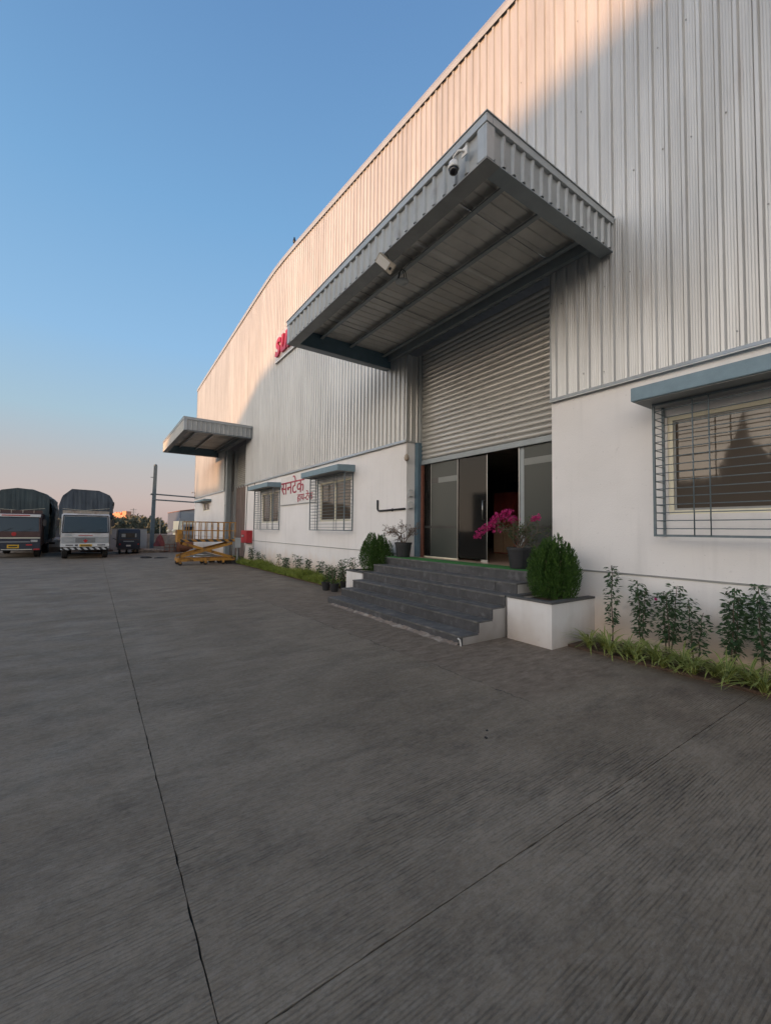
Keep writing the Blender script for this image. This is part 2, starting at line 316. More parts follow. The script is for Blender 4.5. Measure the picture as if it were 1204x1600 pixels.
# ---------------------------------------------------------------- mesh helpers
class MB:
    def __init__(s): s.v = []; s.f = []; s.uv = None
    def box(s, x0, x1, y0, y1, z0, z1):
        i = len(s.v)
        s.v += [(x0, y0, z0), (x1, y0, z0), (x1, y1, z0), (x0, y1, z0), (x0, y0, z1), (x1, y0, z1), (x1, y1, z1), (x0, y1, z1)]
        s.f += [(i, i+3, i+2, i+1), (i+4, i+5, i+6, i+7), (i, i+1, i+5, i+4), (i+1, i+2, i+6, i+5), (i+2, i+3, i+7, i+6), (i+3, i, i+4, i+7)]
        return s
    def quad(s, *p): i = len(s.v); s.v += [tuple(q) for q in p]; s.f.append(tuple(range(i, i+len(p)))); return s
    def prism(s, pts, a, b):
        """pts: list of 3D points (loop) at one end; extruded by vector b-a"""
        n = len(pts); i = len(s.v); d = Vector(b)-Vector(a)
        s.v += [tuple(p) for p in pts]+[tuple(Vector(p)+d) for p in pts]
        s.f.append(tuple(range(i+n-1, i-1, -1))); s.f.append(tuple(range(i+n, i+2*n)))
        for k in range(n): s.f.append((i+k, i+(k+1) % n, i+n+(k+1) % n, i+n+k))
        return s
    def tube(s, pts, r, n=8, cap=True):
        pts = [Vector(p) for p in pts]; rs = r if isinstance(r, (list, tuple)) else [r]*len(pts)
        base = len(s.v); prev = None
        for k, p in enumerate(pts):
            t = (pts[min(k+1, len(pts)-1)]-pts[max(k-1, 0)]).normalized()
            ref = prev if prev is not None else (Vector((0, 0, 1)) if abs(t.z) < .9 else Vector((1, 0, 0)))
            a = (ref-t*ref.dot(t)).normalized(); b = t.cross(a); prev = a
            for j in range(n):
                an = 2*math.pi*j/n+ (math.pi/n if n == 4 else 0); s.v.append(tuple(p+a*math.cos(an)*rs[k]+b*math.sin(an)*rs[k]))
        for k in range(len(pts)-1):
            for j in range(n):
                a0 = base+k*n+j; a1 = base+k*n+(j+1) % n; s.f.append((a0, a1, a1+n, a0+n))
        if cap: s.f.append(tuple(base+j for j in range(n-1, -1, -1))); s.f.append(tuple(base+(len(pts)-1)*n+j for j in range(n)))
        return s
    def bar(s, a, b, w, h=None): return s.tube([a, b], w*.7071, 4)
    def lathe(s, prof, c, n=24, axis='z'):
        i = len(s.v)
        for r, z in prof:
            for j in range(n):
                an = 2*math.pi*j/n; x, y = r*math.cos(an), r*math.sin(an)
                p = (x, y, z) if axis == 'z' else ((z, x, y) if axis == 'x' else (x, z, y))
                s.v.append((c[0]+p[0], c[1]+p[1], c[2]+p[2]))
        for k in range(len(prof)-1):
            for j in range(n):
                a = i+k*n+j; b = i+k*n+(j+1) % n; s.f.append((a, b, b+n, a+n))
        s.f.append(tuple(i+j for j in range(n-1, -1, -1))); s.f.append(tuple(i+(len(prof)-1)*n+j for j in range(n)))
        return s
    def build(s, name, m, parent=None, smooth=False, bevel=0, loc=None, mats=None):
        me = bpy.data.meshes.new(name); me.from_pydata(s.v, [], s.f); me.update()
        if s.uv is not None:
            u = me.uv_layers.new(name='UVMap')
            for i, q in enumerate(s.uv): u.data[i].uv = q
        me.materials.append(MT[m] if isinstance(m, str) else m)
        o = bpy.data.objects.new(name, me); COL.objects.link(o)
        if smooth: me.polygons.foreach_set('use_smooth', [True]*len(me.polygons))
        if bevel:
            bm = bmesh.new(); bm.from_mesh(me); bmesh.ops.remove_doubles(bm, verts=bm.verts, dist=1e-5)
            bmesh.ops.bevel(bm, geom=bm.edges[:], offset=bevel, segments=2, affect='EDGES', clamp_overlap=True); bm.to_mesh(me); bm.free()
        if parent is not None: o.parent = parent
        if loc: o.location = loc
        return o

def tag(o, label=None, cat=None, group=None, kind=None):
    if label: o['label'] = label
    if cat: o['category'] = cat
    if group: o['group'] = group
    if kind: o['kind'] = kind
    return o
def empty(name, loc=(0, 0, 0), parent=None, rz=0):
    o = bpy.data.objects.new(name, None); COL.objects.link(o); o.location = loc; o.rotation_euler = (0, 0, rz); o.empty_display_size = .2
    if parent: o.parent = parent
    return o
def thing(name, label, cat, loc=(0, 0, 0), group=None, rz=0):
    return tag(empty(name, loc, None, rz), label, cat, group)
def children(o): return [c for c in bpy.data.objects if c.parent == o]
def copy_tree(o, parent=None):
    c = o.copy(); COL.objects.link(c); c.parent = parent
    for ch in children(o): copy_tree(ch, c)
    return c
def box(name, m, parent, *b, bevel=0): return MB().box(*b).build(name, m, parent, bevel=bevel)

# ================================================================= THE SETTING
D = 6.41           # plane of the wall
# open ground far away
MB().quad((-900, -300, -.06), (900, -300, -.06), (900, 1500, -.06), (-900, 1500, -.06)).build('terrain', 'earth').__setitem__('kind', 'structure')
yard = tag(empty('yard'), kind='structure')
box('joint_bed', 'joint', yard, -40, 5.72, -12, 33.9, -.05, -.02)
xs = [-39.9, -25, -17.8, -10.6, -6.8, -3.2, .394, 5.66]
ysl = [-12, -6.5, -2.4, 1.425, 12.6, 33.85]
def slab(x0, x1, y0, y1):
    g = .0022; x0 += g; x1 -= g; y0 += g; y1 -= g
    loop = []
    def edge(ax, ay, bx, by):
        L_ = math.hypot(bx-ax, by-ay); n = max(2, min(400, int(L_/.05)))
        for k in range(n):
            t = k/n; j = 0 if k == 0 else (rnd.random()**6)*.006+rnd.uniform(-.0006, .0006)
            nx, ny = -(by-ay)/L_, (bx-ax)/L_
            loop.append((ax+(bx-ax)*t+nx*j, ay+(by-ay)*t+ny*j, 0))
    edge(x0, y0, x1, y0); edge(x1, y0, x1, y1); edge(x1, y1, x0, y1); edge(x0, y1, x0, y0)
    n = len(loop); mb = MB(); mb.v = loop+[(a, b, -.035) for a, b, c in loop]
    mb.f = [tuple(range(n))]+[(k, k+n, (k+1) % n+n, (k+1) % n) for k in range(n)]
    return mb.build('concrete_slab', 'concrete', yard)
for i in range(len(xs)-1):
    for j in range(len(ysl)-1): slab(xs[i], xs[i+1], ysl[j], ysl[j+1])

# rough mortar fillet where the steps meet the yard
def fillet(name, x, y0, y1, w0, h, seed, m='mortar'):
    r = random.Random(seed); mb = MB(); n = int((y1-y0)/.05); pr = None
    for k in range(n+1):
        y = y0+(y1-y0)*k/n; w = w0*(.5+r.random()*.8); hh = h*(.5+r.random()*.7)
        row = [(x-w, y, .001), (x-w*.55, y, .006+hh*.25), (x-.05, y, hh), (x+.1, y, hh)]
        i = len(mb.v); mb.v += row
        if k:
            for q in range(3): mb.f.append((i-4+q, i+q, i+q+1, i-3+q))
    return mb.build(name, m, yard, smooth=True)
fillet('mortar_fillet', 4.40, 4.42, 8.3, .13, .030, 3)

# planting beds
bedr = box('planting_bed', 'soil', None, 5.66, D, -9, 3.52, -.04, .035); tag(bedr, kind='structure')
bedl = box('planting_bed', 'soil', None, 5.50, D, 10.5, 20.9, -.04, .035); tag(bedl, kind='structure')

# ================================================================= THE FACTORY
FAC = thing('factory_building', 'long factory with ribbed grey metal cladding above a white plastered base', 'building')
YE = 35.37; YS = -8.0
# -- masonry base with openings
holes = [(.27, 2.50, 1.90, 3.24, .14), (11.12, 13.26, 1.90, 3.24, .14), (17.25, 19.35, 1.90, 3.24, .14), (30.2, 32.2, 2.83, 3.36, .14),
         (4.26, 8.34, -1, 4.2, 9), (22.0, 26.3, -1, 4.2, 9)]
def masonry():
    ys = sorted({YS, YE}|{h[0] for h in holes}|{h[1] for h in holes}); zs = sorted({-.1, 3.88}|{z for h in holes for z in h[2:4] if 0 < z < 3.8})
    x0, x1 = D, D+.25; mb = MB()
    solid = {}
    for i in range(len(ys)-1):
        for j in range(len(zs)-1):
            cy, cz = (ys[i]+ys[i+1])/2, (zs[j]+zs[j+1])/2
            solid[i, j] = not any(h[0] < cy < h[1] and h[2] < cz < h[3] for h in holes)
    for (i, j), s_ in solid.items():
        if not s_: continue
        a, b, c, d = ys[i], ys[i+1], zs[j], zs[j+1]
        mb.quad((x0, b, c), (x0, a, c), (x0, a, d), (x0, b, d)); mb.quad((x1, a, c), (x1, b, c), (x1, b, d), (x1, a, d))
        if not solid.get((i-1, j), False): mb.quad((x0, a, c), (x1, a, c), (x1, a, d), (x0, a, d))
        if not solid.get((i+1, j), False): mb.quad((x1, b, c), (x0, b, c), (x0, b, d), (x1, b, d))
        if not solid.get((i, j-1), False): mb.quad((x0, a, c), (x0, b, c), (x1, b, c), (x1, a, c))
        if not solid.get((i, j+1), False): mb.quad((x0, b, d), (x0, a, d), (x1, a, d), (x1, b, d))
    return mb
def wall_bays():
    m = masonry(); 
    for lo, hi in ((YS-1, 4.3), (8.3, 22.1), (26.2, YE+1)):
        q = MB()
        for f in m.f:
            ys = [m.v[i][1] for i in f]
            if lo <= min(ys) and max(ys) <= hi:
                q.quad(*[m.v[i] for i in f])
        bm = bmesh.new(); o = q.build('plaster_wall', 'plaster', FAC); bm.from_mesh(o.data); bmesh.ops.remove_doubles(bm, verts=bm.verts, dist=1e-4); bm.to_mesh(o.data); bm.free()
wall_bays()

for a, b in ((YS, 4.25), (8.36, 22.0), (26.3, YE)):
    box('plinth_line', 'trimdark', FAC, D-.014, D-.002, a+.01, b-.01, 1.034, 1.056)

# -- cladding profile
YA, PT = 1.458, .194
def prof(y0, y1):
    """(y, height) breakpoints of the ribbed sheet between y0 and y1"""
    bp = []
    k0 = math.floor((y0-YA)/PT)-1; k1 = math.ceil((y1-YA)/PT)+1
    for k in range(k0, k1+1):
        c = YA+k*PT
        bp += [(c-.040, 0), (c-.034, -.007), (c-.030, 0), (c-.018, .031), (c+.018, .031), (c+.030, 0), (c+.034, -.007), (c+.040, 0)]
        for q in (.066, .097, .128): bp += [(c+q-.006, 0), (c+q, .0045), (c+q+.006, 0)]
    out = []
    def hgt(y):
        for (a, ha), (b, hb) in zip(bp, bp[1:]):
            if a <= y <= b: return ha+(hb-ha)*(y-a)/max(b-a, 1e-9)
        return 0
    out.append((y0, hgt(y0))); out += [q for q in bp if y0+1e-4 < q[0] < y1-1e-4]; out.append((y1, hgt(y1)))
    return out
def roof_z(y):
    r = 18.4; d = abs(y-r); s = .112 if y < r else .058
    return 13.36 - s*(math.sqrt(d*d+2.2)-1.48)
def sheet(name, y0, y1, zb, zt, x, parent, m='clad', th=.006):
    """vertical ribbed sheet facing -X; zb/zt numbers or functions of y"""
    P = prof(y0, y1); mb = MB(); f = lambda z, y: z(y) if callable(z) else z
    for side in (0, 1):
        i = len(mb.v)
        for y, h in P: mb.v += [(x-h+side*th, y, f(zb, y)), (x-h+side*th, y, f(zt, y))]
        for k in range(len(P)-1):
            q = (i+2*k, i+2*k+1, i+2*k+3, i+2*k+2); mb.f.append(q if side == 0 else q[::-1])
    return mb.build(name, m, parent)
XC = D-.012
def run(y0, y1, zb, zt, x=XC, parent=FAC, name='cladding_sheet', m='clad'):
    y = y0; k = math.floor((y0-YA)/(5*PT))
    while y < y1-1e-3:
        k += 1; e = YA+.036+k*5*PT
        if e-y < .25: k += 1; e += 5*PT
        e = min(e, y1)
        if y1-e < .2: e = y1
        sheet(name, y, e-.0015, zb, zt, x-rnd.uniform(0, .003), parent, m); y = e
run(YS, 4.26, 3.90, roof_z); run(4.262, 8.338, 6.12, roof_z); run(8.34, 22.0, 3.90, roof_z)
run(22.002, 26.298, 6.30, roof_z); run(26.3, YE, 3.90, roof_z)
# drip flashing at the foot of the cladding
for a, b in ((YS, 4.262), (8.338, 22.0), (26.3, YE)):
    mb = MB(); mb.prism([(D-.002, a, 3.93), (D-.048, a, 3.925), (D-.058, a, 3.885), (D-.075, a, 3.865), (D-.075, a, 3.855), (D-.002, a, 3.862)], (0, a, 0), (0, b, 0))
    mb.build('drip_flashing', 'trim', FAC)
# roof edge flashing
segs = [YS+(YE+.05-YS)*k/60 for k in range(61)]
mb = MB()
for k, y in enumerate(segs):
    z = roof_z(y); i = len(mb.v)
    mb.v += [(D-.07, y, z-.10), (D-.085, y, z+.02), (D-.06, y, z+.13), (D+.3, y, z+.15), (D+.3, y, z+.02), (D-.05, y, z+.02)]
    if k:
        for q in range(6): mb.f.append((i-6+q, i-6+(q+1) % 6, i+(q+1) % 6, i+q))
mb.f += [(0, 1, 2, 3, 4, 5), tuple(len(mb.v)-1-q for q in range(6))]
mb.build('roof_edge_flashing', 'trim', FAC)
mb = MB()
for k, y in enumerate(segs):
    z = roof_z(y); i = len(mb.v); mb.v += [(D+.28, y, z+.08), (D+34, y, z+.08)]
    if k: mb.f.append((i-2, i-1, i+1, i))
mb.build('roof', 'clad', FAC)
box('end_wall', 'shedgrey', FAC, D+.02, D+34, YE-.02, YE+.0, -.1, 12.3)
box('corner_trim', 'trim', FAC, D-.045, D+.1, YE+.001, YE+.02, 3.9, roof_z(YE)-.02)
# screws on the cladding
mb = MB()
for zr in (4.15, 5.5, 7.0, 8.6, 10.2):
    y = YS+.3
    while y < 21.5:
        if not (4.1 < y < 8.5 and zr < 6.2) and not (3.0 < y < 9.3 and 5.9 < zr < 6.6) and rnd.random() < .5:
            yy = YA+.05+PT*round((y-YA)/PT)+rnd.uniform(0, .09); zz = zr+rnd.uniform(-.05, .05); r_ = .010
            mb.prism([(XC-.007, yy+r_*math.cos(a), zz+r_*math.sin(a)) for a in [q*math.pi/3 for q in range(6)]], (0, 0, 0), (-.008, 0, 0))
        y += PT*2
mb.build('screw_heads', 'trimdark', FAC).__setitem__('kind', 'stuff')

# -- windows
def window(y0, y1, z0, z1, far=False):
    w = empty('window', (D, (y0+y1)/2, z0), FAC); yc = (y0+y1)/2; L = []
    def b(name, m, xa, xb, ya, yb, za, zb, bevel=0):
        o = box(name, m, w, xa-D, xb-D, ya-yc, yb-yc, za-z0, zb-z0, bevel=bevel); return o
    t = .055
    fr = MB()
    for ya, yb, za, zb in ((y0, y0+t, z0, z1), (y1-t, y1, z0, z1), (y0+t, y1-t, z0, z0+t), (y0+t, y1-t, z1-t, z1), (yc-t/2, yc+t/2, z0+t, z1-t)):
        fr.box(.035, .095, ya-yc, yb-yc, za-z0, zb-z0)
    fr.build('frame', 'cream', w)
    for a, c in ((y0+t, yc-t/2), (yc+t/2, y1-t)):
        sf = MB(); q = .028
        for ya, yb, za, zb in ((a, a+q, z0+t, z1-t), (c-q, c, z0+t, z1-t), (a+q, c-q, z0+t, z0+t+q), (a+q, c-q, z1-t-q, z1-t)):
            sf.box(.055, .085, ya-yc+.001, yb-yc-.001, za-z0+.001, zb-z0-.001)
        sf.build('sash', 'trimdark', w)
        b('pane', 'pane', D+.066, D+.072, a+q, c-q, z0+t+q, z1-t-q)
    box('room_behind', 'curtain', w, .20, 1.6, y0-yc, y1-yc, -.02, z1-z0)
    box('curtain', 'curtain', w, .16, .17, y0-yc+.08, .10, .05, z1-z0-.1) if not far else None
    return w
for h in holes[:3]: window(*h[:4])
window(*holes[3][:4], far=True)
def hood(y0, y1, p=.60, z0=3.385, z1=3.565):
    o = empty('window_hood', (D, (y0+y1)/2, z0), FAC); h = (y1-y0)/2
    MB().prism([(-.002, -h, .0), (-p, -h, 0), (-p, -h, z1-z0), (-.002, -h, z1-z0+.03)], (0, 0, 0), (0, 2*h, 0)).build('hood_slab', 'hood', o, bevel=.006)
    MB().box(-p+.03, -.01, -h+.03, h-.03, -.012, -.002).build('hood_soffit', 'hoodunder', o)
    return o
hood(.04, 2.69); hood(10.87, 13.53); hood(16.97, 19.63); hood(29.7, 32.9, .5, 3.44, 3.56)
def grille(y0, y1, z0=1.60, z1=3.37, p=.30, n=17):
    g = empty('window_grille', (D, (y0+y1)/2, z0), FAC); h = (y1-y0)/2; H = z1-z0; t = .014
    fr = MB()
    for y in (-h, h):
        fr.box(-p-t, -p+t, y-t, y+t, 0, H); fr.box(-.03, -.004, y-t, y+t, 0, H)
        fr.box(-p+t, -.03, y-t, y+t, 0, 2*t)
    fr.box(-p-t, -p+t, -h+t, h-t, 0, 2*t); fr.box(-p-t, -p+t, -h+t, h-t, H-.03, H-.004)
    fr.build('grille_frame', 'grille', g)
    r = .0065
    for k in range(1, n):
        z = H*k/n
        mb = MB(); mb.tube([(-.01, -h+.002, z), (-p, -h+.002, z), (-p, h-.002, z), (-.01, h-.002, z)], r, 5); mb.build('grille_bar', 'grille', g, smooth=True)
    for q in (-.5, .5):
        y = h*q*1.1
        for dy in (-.085, .085):
            MB().tube([(-p-.016, y+dy, 0.02), (-p-.016, y+dy, H-.02)], .008, 5).build('grille_upright', 'grille', g, smooth=True)
    return g
grille(.17, 2.54); grille(10.98, 13.40); grille(17.08, 19.5)
for a, b in ((30.2, 32.2),):
    pass

# -- entrance recess (shutter plane at REC behind the wall)
REC = .40; XR = D+REC; J0, J1 = 4.26, 8.34
FLOOR = .98
mb = MB()   # ribbed return of the cladding on the far jamb, above the plaster
for k in range(2):
    xx = D+.10+k*.19; mb.prism([(xx, J1, 3.90), (xx+.018, J1-.026, 3.90), (xx+.052, J1-.026, 3.90), (xx+.07, J1, 3.90)], (0, 0, 3.9), (0, 0, 6.12))
mb.box(D-.01, XR+.05, J1+.0, J1+.006, 3.90, 6.12)
mb.build('jamb_cladding', 'clad', FAC)
box('jamb_cladding', 'clad', FAC, D-.01, XR+.05, J0-.006, J0, 3.90, 6.12)
MB().box(D-.034, D-.004, J1-.02, J1-.001, 3.92, 6.10).box(D-.034, D-.004, J0+.001, J0+.012, 3.92, 6.10).build('jamb_corner_trim', 'trim', FAC)
box('jamb_plaster', 'plaster', FAC, D+.25, XR+.06, J1, J1+.1, FLOOR, 3.88)
box('jamb_plaster', 'plaster', FAC, D+.25, XR+.06, J0-.1, J0, FLOOR, 3.88)
box('jamb_sill_flashing', 'trim', FAC, D-.06, XR-.08, J1-.045, J1-.001, 3.865, 3.89)
def shutter(y0, y1, zb, zt, X, m='shutter'):
    s = empty('rolling_shutter', (X, (y0+y1)/2, zb), FAC); h = (y1-y0)/2; P = .112
    prf = [(0, 0), (-.012, .012), (-.024, .035), (-.027, .056), (-.024, .078), (-.012, .100), (0, P)]
    def slatmesh():
        mb = MB()
        for y in (-h, h):
            for x, z in prf: mb.v.append((x, y, z))
        n = len(prf)
        for k in range(n-1): mb.f.append((k, k+1, n+k+1, n+k))
        return mb
    first = None; z = .13
    while z < zt-zb:
        if first is None: first = slatmesh().build('shutter_slat', m, s); o = first
        else: o = first.copy(); COL.objects.link(o)
        o.location = (0, 0, z); z += P
    MB().box(-.045, .02, -h, h, 0, .115).build('bottom_rail', 'beam', s, bevel=.006)
    return s
shutter(J0+.01, J1-.14, 3.30, 6.15, XR)
box('guide_channel', 'steelblue', FAC, D+.26, XR+.03, J1-.135, J1-.002, FLOOR, 3.86)
box('guide_channel', 'trim', FAC, D+.33, XR+.03, J1-.135, J1-.05, 3.862, 6.12)
box('guide_channel', 'steelblue', FAC, D+.30, XR+.03, J0+.001, J0+.06, FLOOR, 3.29)
box('primer_strip', 'rust', FAC, XR-.05, XR+.01, J1-.205, J1-.137, FLOOR, 3.28)
# glass front
XG = XR+.03
gf = empty('glass_front', (XG, 6.3, FLOOR), FAC)
def gb(name, m, xa, xb, ya, yb, za, zb): return box(name, m, gf, xa-XG, xb-XG, ya-6.3, yb-6.3, za-FLOOR, zb-FLOOR)
GT = 3.31
gb('glass_pane', 'darkglass', XG-.006, XG+.006, 7.90, 8.13, FLOOR+.03, GT)
gb('glass_pane', 'frost', XG-.006, XG+.006, 6.97, 7.885, FLOOR+.03, GT)
gb('glass_pane', 'frost', XG-.006, XG+.006, 4.27, 5.15, FLOOR+.03, GT)
gb('threshold_rail', 'cream', XG-.02, XG+.02, 6.95, 8.13, FLOOR, FLOOR+.028)
gb('threshold_rail', 'cream', XG-.02, XG+.02, 4.27, 5.17, FLOOR, FLOOR+.028)
gb('pane_edge', 'chrome', XG-.008, XG+.008, 7.886, 7.899, FLOOR+.03, GT)
gb('pane_edge', 'chrome', XG-.008, XG+.008, 6.957, 6.969, FLOOR+.03, GT)
gb('post', 'beam', XG+.012, XG+.05, 5.16, 5.26, FLOOR, GT); gb('pane_edge', 'chrome', XG-.008, XG+.008, 5.262, 5.275, FLOOR, GT)
for ya, yb in ((6.98, 7.62),): gb('clear_band', 'frostlight', XG-.012, XG-.008, ya, yb, 2.80, 2.93)
gb('clear_band', 'bandark', XG-.012, XG-.008, 7.62, 7.88, 2.80, 2.93)
gb('clear_band', 'frostlight', XG-.012, XG-.008, 4.28, 5.14, 2.93, 3.06)
for ya, yb in ((6.98, 8.12), (4.28, 5.14)): gb('clear_band', 'bandark', XG-.0125, XG-.0085, ya, yb, 1.70, 1.76)
dl = empty('door_leaf', (XG, 6.93, FLOOR), FAC); dl.rotation_euler = (0, 0, R(3))
box('leaf_glass', 'darkglass', dl, -.006, .006, -.80, -.01, .05, GT-FLOOR-.02)
box('leaf_film', 'bandark', dl, .010, .013, -.79, -.02, .06, GT-FLOOR-.03)
box('leaf_edge', 'chrome', dl, -.009, .009, -.813, -.801, .05, GT-FLOOR-.02)
box('patch_fitting', 'chrome', dl, -.015, .015, -.83, -.66, .0, .048)
MB().tube([(-.01, -.73, .90), (-.06, -.73, .90), (-.06, -.73, 1.32), (-.01, -.73, 1.32)], .013, 8).build('door_handle', 'chrome', dl, smooth=True)
# lobby
lb = empty('lobby', (8.0, 6.0, FLOOR), FAC)
def lbx(name, m, xa, xb, ya, yb, za, zb): return box(name, m, lb, xa-8, xb-8, ya-6, yb-6, za-FLOOR, zb-FLOOR)
lbx('lobby_floor', 'tile', 6.62, 13.0, 3.4, 13, .90, FLOOR)
lbx('lobby_back_wall', 'lobby', 13.0, 13.1, 3.4, 13, FLOOR, 3.9); lbx('lobby_side_wall', 'lobby', XR+.07, 13.0, 13.0, 13.1, FLOOR, 3.9)
lbx('lobby_side_wall', 'lobby', XR+.07, 13.0, 3.3, 3.4, FLOOR, 3.9); lbx('lobby_ceiling', 'lobbyceil', XR+.07, 13.0, 3.4, 13, 3.9, 4.0)
lbx('wall_panel', 'navy', 12.95, 12.99, 8.3, 10.6, 2.6, 3.5)
lbx('partition', 'lobby', 9.6, 9.65, 8.62, 12.5, FLOOR, 3.4)
cab = thing('cabinet', 'tall red-brown cupboard with pale lower doors inside the entrance', 'cabinet', (10.0, 8.28, FLOOR))
box('carcass', 'redwood', cab, .0, .5, -.40, .34, .0, 1.82)
box('door_panel', 'redwood', cab, -.02, -.002, -.39, -.04, .82, 1.80); box('door_panel', 'redwood', cab, -.02, -.002, -.02, .33, .82, 1.80)
box('door_panel', 'wood', cab, -.025, -.002, -.39, -.04, .03, .80); box('door_panel', 'wood', cab, -.025, -.002, -.02, .33, .03, .80)

# -- far delivery door (recess, shutter, curtain)
K0, K1 = 22.0, 26.3
MB().box(D-.01, D+.7, K1, K1+.006, 3.9, 6.35).build('jamb_cladding', 'clad', FAC)
box('jamb_plaster', 'plaster', FAC, D+.25, D+.7, K1, K1+.1, 0, 3.88)
box('jamb_plaster', 'plaster', FAC, D+.25, D+.7, K0-.1, K0, 0, 3.88)
shutter(K0+.02, K1-.5, 4.02, 6.4, D+.62)
box('door_column', 'beam', FAC, D+.02, D+.28, K1-.36, K1-.003, 0, 6.3)
box('door_column_band', 'trimdark', FAC, D+.01, D+.0195, K1-.37, K1-.003, 2.95, 3.05)
box('guide_channel', 'trim', FAC, D+.45, D+.66, K1-.5, K1-.37, 0, 6.3)
mb = MB(); n = 44
for k in range(n+1):
    y = K0+.05+(K1-.55-K0)*k/n; x = D+.60+.05*math.sin(k*1.1)+.03*math.sin(k*2.7+1); i = len(mb.v); mb.v += [(x, y, .05), (x+.02*math.sin(k*.7), y, 2.0), (x, y, 4.1)]
    if k: mb.f += [(i-3, i-2, i+1, i), (i-2, i-1, i+2, i+1)]
mb.build('door_curtain', 'curtain', FAC, smooth=True)
box('delivery_bay_back', 'lobby', FAC, D+.75, D+.8, K0-.2, K1+.2, 0, 6.4)
box('entrance_bulkhead', 'lobby', FAC, D+.56, D+.6, J0-.1, J1+.1, 4.0, 6.3)

# -- entrance canopies
def canopy(y0, y1, x0, zb, zt, ribs=True):
    c = empty('canopy', (D, y0, zb), FAC); w = y1-y0; d = D-x0; H = zt-zb
    def B(name, m, xa, xb, ya, yb, za, zz, bevel=0): return box(name, m, c, xa-D, xb-D, ya-y0, yb-y0, za-zb, zz-zb, bevel=bevel)
    # fascia sheets, front face (normal -X)
    def fascia(axis, length, n):
        for k in range(n):
            a, b_ = length*k/n, length*(k+1)/n; pts = []
            q = round((b_-a)/.206); p = (b_-a)/q
            pts.append((a, 0))
            for r_ in range(q):
                m_ = a+(r_+.5)*p; pts += [(m_-.036, 0), (m_-.016, .030), (m_+.016, .030), (m_+.036, 0)]
            pts.append((b_-.002, 0)); mb = MB()
            for s_ in (0, 1):
                i = len(mb.v)
                for u, h in pts:
                    o_ = h-.005*s_
                    for z in (.03, H-.10):
                        mb.v.append((-d-.002-o_, u, z) if axis == 'f' else ((-d+u, -.002-o_, z) if axis == 'n' else (-d+u, w+.002+o_, z)))
                for j in range(len(pts)-1): mb.f.append((i+2*j, i+2*j+1, i+2*j+3, i+2*j+2))
            mb.build('fascia_sheet', 'fascia', c)
    fascia('f', w, 6); fascia('n', d-.03, 3); fascia('e', d-.03, 3)
    # cap, bottom and corner trims
    B('cap_trim', 'trim', x0-.045, x0+.06, y0-.045, y1+.045, zt-.105, zt, .004)
    B('cap_trim', 'trim', x0+.061, D-.04, y0-.045, y0+.05, zt-.104, zt-.001, .004); B('cap_trim', 'trim', x0+.061, D-.04, y1-.05, y1+.045, zt-.104, zt-.001, .004)
    B('cap_coping', 'trim', x0-.058, x0+.10, y0-.058, y1+.058, zt+.001, zt+.012)
    B('cap_coping', 'trim', x0+.101, D-.04, y0-.058, y0+.08, zt+.001, zt+.0115); B('cap_coping', 'trim', x0+.101, D-.04, y1-.08, y1+.058, zt+.001, zt+.0115)
    for yy in (y0-.034, y1+.004):
        B('corner_trim', 'trim', x0-.034, x0+.09, yy, yy+.03, zb+.005, zt-.107)
    for ya, yb in ((y0-.0025, y0+.10), (y1-.10, y1+.0025)):
        B('corner_trim', 'trim', x0-.036, x0-.027, ya, yb, zb+.005, zt-.107)
    # perimeter channel beams: wide bottom flange + web
    B('edge_beam', 'trimdark', x0-.03, x0+.20, y0-.03, y1+.03, zb-.012, zb+.004)
    B('edge_beam', 'beam', x0+.201, D-.045, y0-.03, y0+.17, zb-.0125, zb+.003); B('edge_beam', 'beam', x0+.201, D-.045, y1-.17, y1+.03, zb-.0125, zb+.003)
    B('edge_web', 'beam', x0+.185, x0+.197, y0+.17, y1-.17, zb+.005, zt-.16)
    B('edge_web', 'steelblue', x0+.198, D-.045, y0+.155, y0+.168, zb+.005, zt-.16); B('edge_web', 'steelblue', x0+.198, D-.045, y1-.168, y1-.155, zb+.005, zt-.16)
    # purlins
    n = 3
    for k in range(n):
        px = x0+.20+(d-.30)*(k+1)/(n+.15)-(.30 if k < 2 else .12)
        B('purlin', 'beam', px, px+.075, y0+.17, y1-.17, zt-.26, zt-.248); B('purlin', 'beam', px+.068, px+.075, y0+.17, y1-.17, zt-.247, zt-.165)
    B('wall_beam', 'beam', D-.14, D-.045, y0+.17, y1-.17, zt-.34, zt-.17)
    # roof deck, ribs running out from the wall
    q = round(w/.2); p = w/q; nd = 6
    for s_ in range(nd):
        mb = MB(); ka, kb = q*s_//nd, q*(s_+1)//nd; pts = []
        for r_ in range(ka, kb):
            m_ = r_*p; pts += [(m_, 0), (m_+p/2-.030, 0), (m_+p/2-.018, .014), (m_+p/2+.018, .014), (m_+p/2+.030, 0)]
        pts.append((kb*p-.002, 0))
        i = 0
        for u, h in pts: mb.v += [(-d+.05, u, H-.155+h), (-.045, u, H-.155+h)]
        for j in range(len(pts)-1): mb.f.append((2*j, 2*j+1, 2*j+3, 2*j+2))
        mb.build('roof_deck_sheet', 'clad_in', c)
    # tie rods and hooks under the deck
    for k in range(4):
        yy = w*(k+.7)/4.4
        MB().tube([(-d+.25, yy, H-.17), (-.15, yy+.02, H-.2)], .007, 5).build('tie_rod', 'trimdark', c)
    return c
canopy(3.20, 9.18, 3.58, 5.935, 6.455)
canopy(21.0, 28.1, 3.27, 6.14, 6.75)

